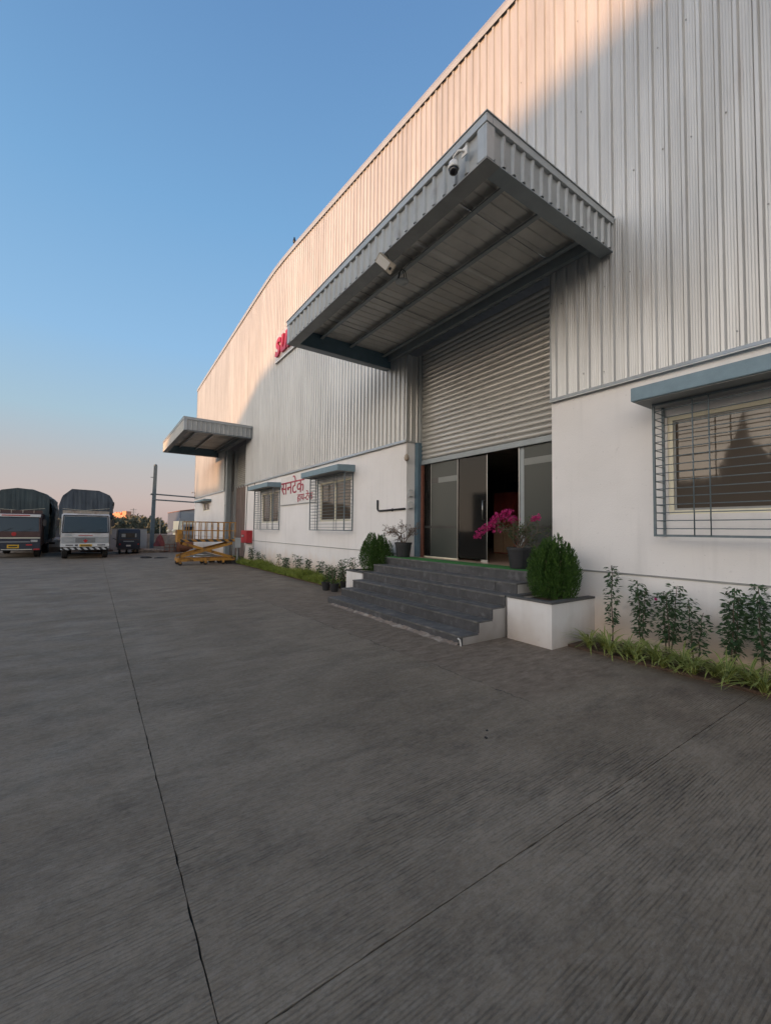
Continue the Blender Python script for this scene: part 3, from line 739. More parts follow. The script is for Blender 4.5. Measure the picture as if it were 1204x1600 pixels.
# ================================================================= ENTRANCE STEPS
ST = thing('entrance_steps', 'flight of black stone steps rising to the glass entrance', 'steps')
FX = [4.38, 4.72, 5.02, 5.31, 5.60, 5.92]; TZ = [.13, .30, .47, .64, .81, .98]; Y0, Y1 = 4.37, 8.55
core = MB(); tr = .022; nose = .012
for k in range(6):
    xb = FX[k+1]+tr if k < 5 else D+.24
    core.box(FX[k]+tr, xb, Y0, Y1, -.05, TZ[k]-tr)
core.build('step_core', 'stepside', ST)
box('deck', 'tile', ST, D+.241, XR+.03, J0, J1, -.05, FLOOR-.002)
joints = [5.9, 7.35, 6.6, 7.7, 6.25, 7.1]
for k in range(6):
    cuts = [Y0-.004]+sorted(j for j in (joints[k]-1.45, joints[k], joints[k]+1.45) if Y0+.3 < j < Y1-.25)+[Y1+.004]
    for a, b in zip(cuts, cuts[1:]):
        j = rnd.uniform(-.0015, .0015); zl = TZ[k-1] if k else -.04
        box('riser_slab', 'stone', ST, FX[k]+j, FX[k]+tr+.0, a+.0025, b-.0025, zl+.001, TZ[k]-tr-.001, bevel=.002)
    cuts2 = [Y0-.006]+sorted(q for q in (joints[k]-.7, joints[k]+.75) if Y0+.3 < q < Y1-.25)+[Y1+.006]
    xb = FX[k+1]-.001 if k < 5 else D-.002
    for a, b in zip(cuts2, cuts2[1:]):
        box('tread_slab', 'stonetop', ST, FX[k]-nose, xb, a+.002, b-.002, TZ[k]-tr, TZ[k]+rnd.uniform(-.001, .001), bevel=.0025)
MB().tube([(4.30, 4.362, .115), (4.335, 4.362, .09), (4.352, 4.362, .03), (4.356, 4.362, -.02)], .012, 6).build('pipe_stub', 'white', ST, smooth=True)
mat_o = box('green_mat', 'carpet', None, 5.955, 6.395, Y0+.02, Y1-.02, FLOOR+.002, FLOOR+.016)
tag(mat_o, 'strip of green artificial grass mat along the top step', 'mat')
# raise inner floor flush with the mat edge
box('deck_tiles', 'tile', ST, D, XR+.02, J0+.002, J1-.002, FLOOR-.001, FLOOR+.003)

# ================================================================= PLANTERS
def planter(y0, y1, x0, H, label):
    p = thing('planter', label, 'planter', (x0, (y0+y1)/2, 0), 'white plastered planters flanking the steps'); h = (y1-y0)/2; d = D-.003-x0; t = .09
    mb = MB(); mb.box(0, t, -h, h, -.05, H-.03).box(t, d, -h, -h+t, -.05, H-.03).box(t, d, h-t, h, -.05, H-.03); mb.build('planter_wall', 'plaster2', p)
    c = MB(); c.box(-.012, t+.01, -h-.012, h+.012, H-.03, H).box(t+.0105, d, -h-.012, -h+t+.01, H-.03, H-.0005).box(t+.0105, d, h-t-.01, h+.012, H-.03, H-.0005); c.build('coping', 'slate', p)
    MB().box(t, d, -h+t, h-t, H-.12, H-.06).build('soil', 'soil', p)
    return p
planter(3.54, 4.31, 5.30, .655, 'white plastered planter box right of the steps, nearest the camera')
planter(8.60, 9.36, 5.30, .63, 'white plastered planter box at the far left end of the steps')

# ================================================================= PLANTS
def leafquad(mb, p, d, up_, L, w, fold=.25):
    """pointed folded leaf: 4 verts, 2 tris sharing the midrib, + tip droop"""
    d = d.normalized(); s = d.cross(up_)
    if s.length < 1e-3: s = d.cross(Vector((1, 0, 0)))
    s.normalize(); n = s.cross(d)
    a = p; m = p+d*L*.5; t = p+d*L-n*L*.15
    i = len(mb.v); mb.v += [tuple(a), tuple(m+s*w/2+n*w*fold), tuple(t), tuple(m-s*w/2+n*w*fold), tuple(m)]
    mb.f += [(i, i+4, i+2, i+1), (i, i+3, i+2, i+4)]
def rv(r, z=1.0): 
    a = r.uniform(0, 2*math.pi); zz = r.uniform(-1, 1)*z; q = math.sqrt(max(0, 1-zz*zz)); return Vector((q*math.cos(a), q*math.sin(a), zz))
def thuja(loc, rx, h, label, seed, n=5200):
    r = random.Random(seed); t = thing('conifer_shrub', label, 'shrub', loc, 'rounded conifer shrubs in the planters')
    mb = MB()
    # flame-shaped plumes packed round the middle
    plumes = []
    for k in range(58):
        a = k*2.39996+r.uniform(-.25, .25); q = math.sqrt((k+.5)/58)*r.uniform(.92, 1.04); plumes.append((q*rx*.84*math.cos(a), q*rx*.84*math.sin(a), q, r.uniform(.80, 1.08)))
    for k in range(n):
        px, py, q, ph = r.choice(plumes); u = r.random()**.8
        top = h*(.70+.24*(1-q**2.6))*ph
        z = .03+u*top*.97
        bul = .86+.34*math.sin(math.pi*min(1, u*.85+.05))-.05*u
        wdt = rx*.165*(1-u)**.55*(.6+.6*min(1, u*4))+.008
        a = r.uniform(0, 2*math.pi); rr = wdt*math.sqrt(r.random())
        p = Vector((px*bul+rr*math.cos(a), py*bul+rr*math.sin(a), z))
        out = Vector((p.x, p.y, 0)); out = out/(rx+1e-6)
        d = Vector((out.x*.55+r.uniform(-.22, .22), out.y*.55+r.uniform(-.22, .22), 1.0))
        L = r.uniform(.028, .066); leafquad(mb, p, d, rv(r), L, L*.20, .1)
        if r.random() < .5: leafquad(mb, p, d+rv(r)*.45, rv(r), L*.7, L*.22, .1)
    mb.build('foliage', 'thuja', t)
    tm = MB(); tm.tube([(0, 0, -.06), (.01, 0, h*.4), (0, .01, h*.8)], [.03, .022, .01], 6)
    for k in range(14):
        a = r.uniform(0, 6.28); q = r.uniform(.3, .7)*rx; tm.tube([(0, 0, .02), (q*.6*math.cos(a), q*.6*math.sin(a), h*.2), (q*math.cos(a), q*math.sin(a), h*.62)], [.012, .009, .004], 5)
    tm.build('trunk', 'bark', t)
    return t
thuja((5.86, 3.88, .59), .365, 1.02, 'tall round bright green conifer bush in the near planter', 1, 20000)
thuja((5.90, 8.90, .57), .42, 1.03, 'dark green conifer bush in the far planter behind the steps', 2, 15000)

def pot(t, r0, r1, h):
    mb = MB(); mb.lathe([(r0*.96, 0), (r0, .01), (r1*.97, h*.86), (r1*1.05, h*.865), (r1*1.06, h), (r1*.97, h), (r1*.95, h*.86)], (0, 0, 0), 28); mb.build('pot', 'pot', t, smooth=False)
    MB().lathe([(r1*.93, h*.80), (r1*.2, h*.84)], (0, 0, 0), 20).build('soil', 'soil', t)
def branchy(t, r, base, n, spread, height, bias, lean=(0, 0), m='bark', r0=.016, depth=3):
    """woody shrub skeleton; returns twig tips (pos, dir)"""
    mb = MB(); tips = []
    def grow(p, d, L, rad, lv):
        pts = [p]; q = p.copy(); dd = d.copy()
        for k in range(4):
            dd = (dd+rv(r)*.22+Vector((lean[0], lean[1], .06))*.12).normalized(); q = q+dd*L/4; pts.append(q.copy())
            if lv > 0: 
                if r.random() < .75: tips.append((q.copy(), dd.copy(), lv))
        mb.tube(pts, [rad*(1-.14*k) for k in range(5)], 5 if lv < 2 else 4, cap=False)
        if lv >= depth: return
        for k in range(r.choice((2, 3, 3))):
            grow(pts[r.choice((2, 3, 4))], (dd+rv(r)*bias).normalized(), L*r.uniform(.62, .85), rad*.62, lv+1)
    for k in range(n):
        a = 2*math.pi*(k+r.random()*.6)/n; grow(Vector(base), Vector((spread*math.cos(a)+lean[0], spread*math.sin(a)+lean[1], 1)).normalized(), height, r0, 0)
    mb.build('branches', m, t, smooth=True); return tips
def bougainvillea(loc):
    r = random.Random(5); t = thing('potted_bougainvillea', 'bougainvillea with magenta flowers in a black pot at the right of the top step', 'plant', loc, 'pot plants on the top step')
    pot(t, .172, .215, .37)
    tips = branchy(t, r, (0, 0, .32), 6, .85, .27, .85, r0=.014)
    mb = MB(); pk = MB()
    for p, d, lv in tips:
        for k in range(2 if r.random() < .6 else 1):
            if r.random() < .75: leafquad(mb, p+rv(r)*.02, d+rv(r)*.9, rv(r), r.uniform(.03, .05), .022)
    # long flowering shoot reaching out to the left (towards +Y) with dense bracts
    def spray(pts, n, rad, tip=.5):
        for k in range(n):
            u = r.random()**tip; i = min(int(u*(len(pts)-1)), len(pts)-2); f_ = u*(len(pts)-1)-i
            c = pts[i].lerp(pts[i+1], f_)+rv(r)*rad*r.random()**.5
            for q in range(3): leafquad(pk, c, rv(r)+Vector((-.4, 0, .2)), rv(r), r.uniform(.028, .045), .030, .2)
    s1 = [Vector(p) for p in ((0, 0, .4), (-.06, .12, .80), (-.1, .28, .93), (-.12, .50, .82), (-.14, .70, .68), (-.15, .86, .56))]
    s2 = [Vector(p) for p in ((0, 0, .4), (-.05, .05, .82), (-.08, .18, .99), (-.1, .36, .93), (-.12, .52, .78))]
    s3 = [Vector(p) for p in ((0, 0, .4), (.02, -.12, .72), (.0, -.25, .86), (-.02, -.36, .88))]
    sm = MB()
    for s_ in (s1, s2, s3): sm.tube(s_, [.009, .007, .006, .005, .004, .003][:len(s_)], 5)
    sm.build('flowering_shoot', 'bark', t, smooth=True)
    spray(s1[1:], 120, .075, .75); spray(s2[1:], 120, .085, .8); spray(s3[2:], 26, .06)
    for k in range(14):
        c = s1[-1]+rv(r)*.035+Vector((-.01, .03, -.02))
        for q in range(3): leafquad(pk, c, rv(r), rv(r), .036, .03, .2)
    spray([s1[1]+Vector((0, .12, -.15)), s1[3]+Vector((0, .05, -.1))], 22, .08)
    mb.build('leaves', 'youngleaf', t); pk.build('flowers', 'pink', t)
bougainvillea((6.17, 4.74, FLOOR+.016))
def bare(loc):
    r = random.Random(11); t = thing('potted_shrub', 'nearly leafless woody shrub in a black pot at the left of the top step', 'plant', loc, 'pot plants on the top step')
    pot(t, .158, .20, .35)
    tips = branchy(t, r, (0, 0, .30), 5, .75, .27, .85, r0=.018)
    mb = MB()
    for p, d, lv in tips:
        for k in range(2):
            if r.random() < .8: leafquad(mb, p+rv(r)*.025, d+rv(r), rv(r), r.uniform(.022, .04), .02)
    mb.build('leaves', 'dryleaf', t)
bare((6.17, 8.13, FLOOR+.016))

def leafy(loc, h, rad, seed, label, group, stems=2, m='shrub', L=.075, bare_=.27, name='leafy_shrub', flower=False, withpot=None, sp=.034):
    r = random.Random(seed); t = thing(name, label, 'plant', loc, group); z0 = 0
    if withpot: pot(t, withpot*.75, withpot, withpot*1.75); z0 = withpot*1.45
    mb = MB(); sm = MB(); tops = []
    for s_ in range(stems):
        a = r.uniform(0, 6.28); q = rad*.55 if stems > 1 else .0; H = h*r.uniform(.80, 1.0) if s_ else h
        bx, by = q*math.cos(a)*.35, q*math.sin(a)*.35
        pts = [Vector((bx, by, z0-.02))]
        nseg = 7
        for k in range(1, nseg+1):
            u = k/nseg; pts.append(Vector((bx+q*math.cos(a)*u+r.uniform(-.012, .012), by+q*math.sin(a)*u+r.uniform(-.012, .012), z0+H*u)))
        sm.tube(pts, [.010*(1-.09*k) for k in range(len(pts))], 5); tops.append(pts[-1])
        z = bare_; 
        while z < 1.0:
            i = min(int(z*nseg), nseg-1); c = pts[i].lerp(pts[i+1], z*nseg-i)
            a2 = r.uniform(0, 6.28); env = rad*(.55+.55*math.sin(math.pi*min(1, (1-z)*1.15+.12)))
            for w_ in range(4):
                an = a2+w_*1.57+r.uniform(-.4, .4); d = Vector((math.cos(an), math.sin(an), r.uniform(-.75, .45)))
                for q_ in range(3):
                    off = r.uniform(0, .75)*env
                    leafquad(mb, c+Vector((d.x, d.y, 0))*off+Vector((0, 0, r.uniform(-.02, .02))), d+rv(r)*.35, (Vector((0, 0, 1))+rv(r)*.8).normalized(), L*r.uniform(.6, 1.2), L*r.uniform(.28, .46), .15)
            z += sp/H*r.uniform(.7, 1.3)
    mb.build('leaves', m, t); sm.build('stem', 'bark', t, smooth=True)
    if flower:
        fl = MB()
        for k in range(6): leafquad(fl, Vector((-.10, .12, h*.80)), rv(r), rv(r), .03, .028)
        fl.build('flower', 'pink', t)
    return t
G1 = 'leafy shrubs along the wall right of the steps'
SX = 6.13
for a in [(3.13, 1.14, .10, 1, 'slim tallest leafy shrub beside the near planter, rising over the plinth line'),
          (2.74, .96, .11, 2, 'leafy shrub second from the near planter, on a leaning bare stem'),
          (2.40, .94, .13, 3, 'bushy leafy shrub third from the near planter, with one red flower'),
          (2.12, .80, .11, 2, 'shortest leafy shrub, fourth from the near planter under the window corner'),
          (1.78, .98, .13, 3, 'dense leafy shrub fifth from the near planter, below the window grille'),
          (1.46, 1.02, .10, 2, 'leafy shrub cut by the right edge of the picture'),
          (1.12, .95, .12, 3, 'leafy shrub outside the right edge below the near window'),
          (.70, .9, .12, 2, 'leafy shrub standing last along the wall toward the camera')]:
    leafy((SX, a[0], .03), a[1], a[2], int(a[0]*100), a[4], G1, stems=a[3], flower=(a[0] == 2.40))
G2 = 'small shrubs in the bed along the wall left of the steps'
for i, (y_, h_, st, lb_) in enumerate([(19.6, .72, 3, 'dark bushy plant below the red hose box at the far end of the bed'), (18.7, .6, 2, 'small shrub just right of the one under the hose box'), (17.9, .5, 2, 'low thin plant below the far window grille'),
          (16.2, .62, 1, 'slim sapling just right of the far window'), (15.6, .5, 2, 'small shrub below the left end of the painted sign'), (15.0, .55, 2, 'small shrub below the middle of the painted sign'),
          (14.5, .68, 2, 'taller small shrub below the right end of the painted sign'), (13.9, .60, 1, 'slim sapling below the left corner of the middle window'), (13.2, .58, 3, 'bushy small shrub below the left half of the middle window'),
          (12.7, .52, 2, 'small shrub below the centre of the middle window'), (12.1, .64, 1, 'narrow upright sapling below the right half of the middle window'), (11.6, .48, 2, 'low shrub below the right corner of the middle window'), (11.1, .52, 2, 'low shrub standing next to the small black pots')]):
    leafy((6.05+.1*math.sin(i*2.3), y_, .03), h_, .10, 300+i, lb_, G2, stems=st, L=.085, bare_=.3, sp=.06)
G3 = 'small black pots beside the far planter'
for (x_, y_, h_, lb_) in ((5.20, 10.28, .50, 'leftmost small black pot of leaves beside the far planter'), (5.27, 9.93, .48, 'front small black pot of leaves beside the far planter'), (5.68, 10.12, .62, 'small black pot at the back with upright leaves near the wall'), (5.62, 9.68, .74, 'small black pot with the tallest bare-topped stem, touching the planter')):
    leafy((x_, y_, 0), h_, .13, int(y_*37), lb_, G3, stems=3, L=.07, bare_=.15, name='potted_plant', m='youngleaf', withpot=.125, sp=.05)

def spider(loc, seed, label, sc=1.0):
    r = random.Random(seed); t = MB(); t.uv = []
    for k in range(44):
        a = r.uniform(0, 6.28); L = r.uniform(.28, .52)*sc; up_ = r.uniform(.7, 4.5); w = r.uniform(.018, .028)
        d = Vector((math.cos(a), math.sin(a), 0)); s_ = Vector((-d.y, d.x, 0)); n = 6; i0 = len(t.v)
        px, pz = .01, 0.0; th = math.atan(up_)
        for q in range(n+1):
            ww = w*(1-(q/n)**2.2)+.001; c = d*px+Vector((0, 0, pz))
            t.v += [tuple(c-s_*ww/2), tuple(c+s_*ww/2)]
            px += math.cos(th)*L/n; pz += math.sin(th)*L/n; th -= r.uniform(.16, .44)
            if pz < .012 and q > 2: pz = .012; th = max(th, 0)
        for q in range(n):
            i = i0+2*q; t.f.append((i, i+1, i+3, i+2)); t.uv += [(0, q/n), (1, q/n), (1, (q+1)/n), (0, (q+1)/n)]
    o = t.build('spider_plant', 'spider', None, smooth=True, loc=loc)
    return tag(o, label, 'plant', 'striped spider plants edging the bed')
sp_names = ['beside the near planter corner', 'under the slimmest tall shrub', 'second from the planter, spilling on the concrete', 'below the leaning shrub stem', 'in front of the second tall shrub', 'between the second and third tall shrubs',
            'in front of the bushy third shrub', 'just right of the bushy third shrub', 'in front of the shortest shrub', 'between the shortest and fifth shrubs', 'in front of the dense fifth shrub', 'just right of the dense fifth shrub', 'left of the shrub cut by the picture edge', 'at the right edge of the picture']
for i in range(20):
    y_ = 3.22-.155*i; x_ = 5.66+(.12 if i % 2 else .0)+rnd.uniform(-.03, .03)
    nm = sp_names[i] if i < len(sp_names) else ['just past the right edge of the picture', 'second past the right edge of the picture', 'third past the right edge of the picture', 'fourth past the right edge of the picture', 'fifth past the right edge of the picture', 'last of the row toward the camera'][i-14]
    spider((x_, y_, .04), 700+i, 'yellow and green striped spider plant '+nm, rnd.uniform(.85, 1.1))
# low grass of the left bed
r = random.Random(99); mb = MB()
for k in range(15000):
    y_ = 10.45+(r.random()**.85)*10.4; x_ = 5.44+abs(r.gauss(0, .26))
    if x_ > 6.35: continue
    L = (r.uniform(.10, .24)+.2*max(0, math.sin(y_*3.1)*math.sin(y_*1.7+x_*2)))*(1 if x_ > 5.5 else .7); leafquad(mb, Vector((x_, y_, .03)), Vector((r.uniform(-.6, .5), r.uniform(-.6, .6), 1)), rv(r), L, r.uniform(.010, .022), .1)
tag(mb.build('grass', 'grass', None), 'low yellow-green ground cover filling the bed left of the steps', 'grass', kind='stuff')

# ================================================================= THINGS ON THE WALL
def text_mesh(name, body, size, m, parent, loc, shear=0, offset=0.0, extrude=.02, xs_=1.0):
    offset = 0.0 if body[0] > 'z' else offset
    cu = bpy.data.curves.new(name, 'FONT'); cu.body = body; cu.size = size; cu.shear = shear; cu.offset = offset; cu.extrude = extrude
    o = bpy.data.objects.new(name, cu); COL.objects.link(o)
    dg = bpy.context.evaluated_depsgraph_get(); me = bpy.data.meshes.new_from_object(o.evaluated_get(dg)); bpy.data.objects.remove(o)
    me.materials.clear(); me.materials.append(MT[m]); w = bpy.data.objects.new(name, me); COL.objects.link(w)
    w.rotation_euler = (R(90), 0, R(-90)); w.location = loc; w.scale = (xs_, 1, 1)
    if parent: w.parent = parent
    return w
sg = thing('high_wall_sign', 'white signboard with bold red lettering high on the cladding, half hidden by the near canopy', 'sign', (D-.06, 17.75, 8.95))
box('sign_board', 'clad', sg, -.02, .01, -6.4, 0.02, -.03, 1.15)
box('board_ledge', 'white', sg, -.05, .0, -6.4, .03, -.07, -.031)
text_mesh('letter_row', 'suntek', 1.55, 'signred', sg, (-.065, -.05, .17), .25, .03, .04)
sg2 = thing('painted_wall_sign', 'white board with red Hindi lettering on the plaster between the two windows', 'sign', (D-.012, 16.9, 2.62))
box('sign_board', 'signwhite', sg2, -.008, .0, -3.35, 0.02, .0, 1.12)
box('board_ledge', 'trimdark', sg2, -.03, .008, -3.35, .02, -.03, -.001)
text_mesh('letter_row', 'सनटेक', .78, 'signred', sg2, (-.018, -.05, .42), 0, .012, .006, 1.18)
text_mesh('letter_row', 'हाय-टेक', .40, 'signred', sg2, (-.018, -1.72, .09), 0, .005, .006, 1.18)

hb = thing('fire_hose_box', 'red fire hose box on the wall below the far window', 'hose box', (D, 21.2, .92))
box('cabinet', 'redbox', hb, -.26, -.005, -.52, .52, 0, .62, bevel=.01)
box('cabinet_door', 'redbox', hb, -.275, -.262, -.48, .48, .04, .58, bevel=.004)
for dy in (.22, .02):
    MB().lathe([(.075, 0), (.075, .012)], (-.29, dy, .34), 16, 'x').build('round_window', 'black', hb); MB().lathe([(.045, 0), (.045, .012)], (-.305, dy, .34), 14, 'x').build('window_ring', 'white', hb)
lp = thing('wall_conduit', 'black L-shaped pipe fixed on the plaster left of the entrance', 'pipe', (D-.03, 8.34, 2.16))
MB().tube([(0, 1.26, .30), (0, 1.26, .06), (-.0, 1.23, .02), (0, 1.19, 0), (0, .02, .02)], .026, 8).build('pipe', 'black', lp, smooth=True)
MB().box(-.01, .022, .55, .57, -.03, .05).build('pipe_clip', 'black', lp)
for z_, l_ in ((2.56, 'upper grey switch box on the left entrance jamb'), (2.26, 'lower grey switch box on the left entrance jamb')):
    t = thing('switch_box', l_, 'switch box', (D+.10, J1-.002, z_), 'switch boxes on the entrance jamb')
    box('box', 'trim', t, -.06, .06, -.07, -.001, -.08, .10, bevel=.006); box('cover', 'white', t, -.045, .045, -.08, -.071, -.06, .08, bevel=.003)
hl = thing('hanging_charm', 'small dried lime charm hanging from the cladding flashing left of the entrance', 'ornament', (D-.07, 8.25, 3.36))
MB().lathe([(.02, 0), (.055, .03), (.065, .09), (.05, .15), (.02, .18)], (0, 0, 0), 10).build('bundle', 'lorrycream', hl, smooth=True)
MB().tube([(-.03, .0, .17), (0, 0, .5)], .004, 4).tube([(.03, 0, .17), (0, 0, .5)], .004, 4).build('cord', 'lorrycream', hl)
cb = thing('wall_cables', 'two thin dark cables running down the wall beside the far window', 'cable', (D-.02, 21.3, 0))
MB().tube([(0, .35, 3.9), (-.02, .34, 6.5)], .013, 5).tube([(0, .35, 3.9), (0, .42, 2.4), (0, .45, .9), (-.05, .5, .2)], .016, 5).build('cable', 'black', cb)
MB().tube([(0, -.85, 3.86), (0, -.83, 2.3), (0, -.86, .7)], .012, 5).build('cable', 'black', cb)

# dome camera under the near canopy edge
dc = thing('security_camera', 'white dome security camera hung at the front corner of the near canopy', 'camera', (3.49, 3.60, 5.985)); dc.scale = (.66, .66, .66)
MB().tube([(.02, -.20, .30), (-.05, -.19, .30), (-.07, -.12, .34), (-.07, 0, .31), (-.07, 0, .24)], .022, 8).build('arm', 'white', dc, smooth=True)
MB().box(-.005, .012, -.27, -.13, .22, .38).build('wall_plate', 'white', dc)
MB().lathe([(.02, .25), (.05, .235), (.085, .20), (.10, .13), (.105, .09), (.10, .075)], (-.07, 0, 0), 22).build('housing', 'white', dc, smooth=True)
MB().lathe([(.004, -.03), (.045, -.018), (.075, .01), (.086, .05), (.086, .078)], (-.07, 0, 0), 22).build('dome', 'dome', dc, smooth=True)
# floodlight at the canopy front
fl = thing('floodlight', 'pale rectangular floodlight tilted under the front edge of the near canopy', 'floodlight', (3.60, 5.27, 5.80))
_x = Vector((.72, .32, .61)).normalized(); _z = -Vector((.55, -.35, -.62)); _z = (_z-_x*_z.dot(_x)).normalized(); _y = _z.cross(_x)
fl.scale = (.8, .8, .8); fl.rotation_euler = Matrix((_x, _y, _z)).transposed().to_euler()
box('housing', 'lens', fl, -.03, .04, -.10, .10, -.20, .20, bevel=.012); box('lens', 'white', fl, -.036, -.0305, -.085, .085, -.08, .18, bevel=.002); box('sensor', 'black', fl, -.045, -.031, -.025, .025, -.15, -.11)
MB().tube([(.0, .11, 0), (.10, .11, .10), (.10, -.11, .10), (0, -.11, 0)], .010, 5).build('bracket', 'black', fl)
# hanging pendant lamp under the deck
pl = thing('canopy_lamp', 'small lamp with a wire cage hanging under the near canopy deck', 'lamp', (4.28, 5.75, 5.98))
MB().lathe([(.11, 0), (.12, .01), (.05, .05), (.02, .06)], (0, 0, 0), 18).build('shade', 'trim', pl, smooth=True)
cg = MB()
for k in range(4):
    a = k*math.pi/2+.4; cg.tube([(.10*math.cos(a), .10*math.sin(a), .01), (.06*math.cos(a), .06*math.sin(a), .18), (0, 0, .24)], .007, 5)
cg.build('wire_cage', 'black', pl)
# small lamp on the far corner of the building
wl = thing('corner_lamp', 'tiny curved lamp on the far corner of the building above the pipes', 'lamp', (D-.02, 35.2, 3.95))
MB().tube([(0, 0, 0), (0, 0, .38), (-.08, .0, .44), (-.22, 0, .42)], .022, 6).build('arm', 'trimdark', wl, smooth=True); MB().lathe([(.06, -.04), (.05, .03), (.01, .05)], (-.24, 0, .40), 10).build('shade', 'trimdark', wl)
bd = MB(); bd.lathe([(.01, 0), (.05, .03), (.065, .10), (.05, .17), (.035, .2), (.035, .25), (.01, .28)], (0, 0, 0), 8); bd.tube([(0, 0, .05), (.12, .0, -.02)], [.03, .01], 5)
tag(bd.build('bird', 'black', None, smooth=True, loc=(D-.03, 16.0, roof_z(16.0)+.15)), 'tiny dark bird perched on the roof edge', 'bird')

# ================================================================= YARD: VEHICLES
def wheel(name, parent, x, y, r_, w):
    o = empty(name, (x, y, r_), parent)
    MB().lathe([(r_*.5, -w/2), (r_*.9, -w/2), (r_, -w*.36), (r_, w*.36), (r_*.9, w/2), (r_*.5, w/2)], (0, 0, 0), 22, 'x').build('tyre', 'rubber', o)
    MB().lathe([(r_*.15, -w*.52), (r_*.48, -w*.40), (r_*.52, -w*.2), (r_*.52, w*.2), (r_*.48, w*.40), (r_*.15, w*.52)], (0, 0, 0), 14, 'x').build('rim', 'trimdark', o)
def lorry(label, loc, kind):
    """faces -Y; x across; cab width ~2.05 at this scale"""
    T = thing('lorry', label, 'lorry', loc, 'lorries with tarpaulin covered loads'); h = 1.02
    A = kind == 'white'
    body, low = ('lorrywhite', 'lorrywhite') if A else ('lorrynavy', 'lorrynavy')
    L = 1.7
    # cab shell: side profile extruded, leaning windscreen
    pr = [(-h, 0.0, .62), (-h, -.04, 1.25), (-h, .12, 2.20), (-h, .22, 2.30), (-h, L, 2.30), (-h, L, .62)]
    MB().prism(pr, (0, 0, 0), (2*h, 0, 0)).build('cab', body if A else 'lorryorange', T, bevel=.04)
    # windscreen proud of the shell
    def P(x, t, off=-.012):   # t along windscreen from z 1.35..2.14
        z = 1.35+t*.80; y = -.04+(z-1.25)/.95*.16+off; return (x, y, z)
    MB().quad(P(-h+.09, 0), P(h-.09, 0), P(h-.13, 1), P(-h+.13, 1)).build('windscreen', 'windscreen', T)
    fr = MB()
    for a, b in ((P(-h+.05, 0, -.02), P(-h+.09, 1.05, -.02)), (P(h-.05, 0, -.02), P(h-.09, 1.05, -.02)), (P(-h+.05, -.03, -.02), P(h-.05, -.03, -.02)), (P(-h+.08, 1.06, -.02), P(h-.08, 1.06, -.02))): fr.tube([a, b], .022, 6)
    fr.build('screen_surround', 'black' if A else 'lorryorange', T)
    for s_ in (-.5, .3): MB().tube([P(s_, 0, -.03), P(s_+.38, .22, -.04)], .008, 4).build('wiper', 'black', T)
    if A:
        box('front_panel', 'lorrywhite', T, -h+.04, h-.04, -.075, -.045, 1.10, 1.30, bevel=.008)
        MB().box(-.30, .30, -.082, -.0755, 1.17, 1.20).build('front_lettering', 'red', T)
        MB().box(-.86, -.58, -.082, -.0755, 1.16, 1.24).build('front_badge', 'trim', T)
        box('grille_panel', 'trim', T, -h+.04, h-.04, -.075, -.05, .80, 1.085, bevel=.006)
        for k in range(5): MB().box(-.42, .42, -.085, -.0755, .83+k*.05, .852+k*.05).build('grille_slat', 'black', T)
        MB().prism([(-.1, -.095, .92), (0, -.095, .80), (.1, -.095, .92), (0, -.095, .99)], (0, 0, 0), (0, .008, 0)).build('red_emblem', 'red', T)
        for s_ in (-1, 1): box('headlight', 'headlight', T, min(s_*.50, s_*.86), max(s_*.50, s_*.86), -.09, -.076, .86, 1.02, bevel=.01)
        box('bumper', 'white', T, -h, h, -.19, -.06, .60, .78, bevel=.02)
        box('number_plate', 'plateyellow', T, -.24, .28, -.205, -.192, .63, .74)
        MB().box(-.18, .22, -.209, -.206, .665, .705).build('plate_digits', 'black', T)
        MB().box(-.8, -.5, -.196, -.1905, .67, .72).box(.5, .85, -.196, -.1905, .67, .72).box(-.42, -.3, -.196, -.1905, .66, .73).build('bumper_lettering', 'black', T)
        box('striped_guard', stripe_material('lorry_guard_stripes', (.6, .6, .58), (.02, .02, .02), .13, 0, 1.0), T, -h+.02, h-.02, -.16, -.12, .46, .575)
    else:
        box('screen_visor', 'white', T, -h+.06, h-.04, -.01, .02, 2.10, 2.24, bevel=.01)
        MB().box(-.55, .55, -.022, -.0105, 2.15, 2.20).build('visor_lettering', 'red', T)
        box('front_panel', 'lorryorange', T, -h+.02, h-.02, -.075, -.045, 1.06, 1.32, bevel=.008)
        MB().lathe([(.10, -.10), (.10, -.076)], (-.05, 0, 1.22), 14, 'y').build('red_emblem', 'red', T)
        box('cream_stripe', 'cream', T, -h+.02, h-.02, -.08, -.05, .99, 1.045)
        box('lower_panel', 'lorrynavy', T, -h+.02, h-.02, -.07, -.045, .62, .985, bevel=.006)
        for s_ in (-1, 1): box('headlight', 'headlight', T, min(s_*.62, s_*.90), max(s_*.62, s_*.90), -.09, -.072, .80, .93, bevel=.01)
        box('bumper', 'lorrynavy', T, -h, h, -.19, -.06, .38, .74, bevel=.02)
        box('number_plate', 'plateyellow', T, -.28, .18, -.205, -.192, .50, .68); MB().box(-.22, .12, -.209, -.206, .56, .62).build('plate_digits', 'black', T)
        for a, b in ((.45, .70), (-.85, -.6)): box('red_marker', 'red', T, a, b, -.20, -.191, .63, .70)
        box('red_marker', 'red', T, .75, 1.0, -.20, -.191, .40, .47); box('bumper_trim', 'cream', T, -.5, .7, -.20, -.191, .42, .45)
        box('bumper_trim', 'trim', T, -.9, .6, -.085, -.072, .80, .83)
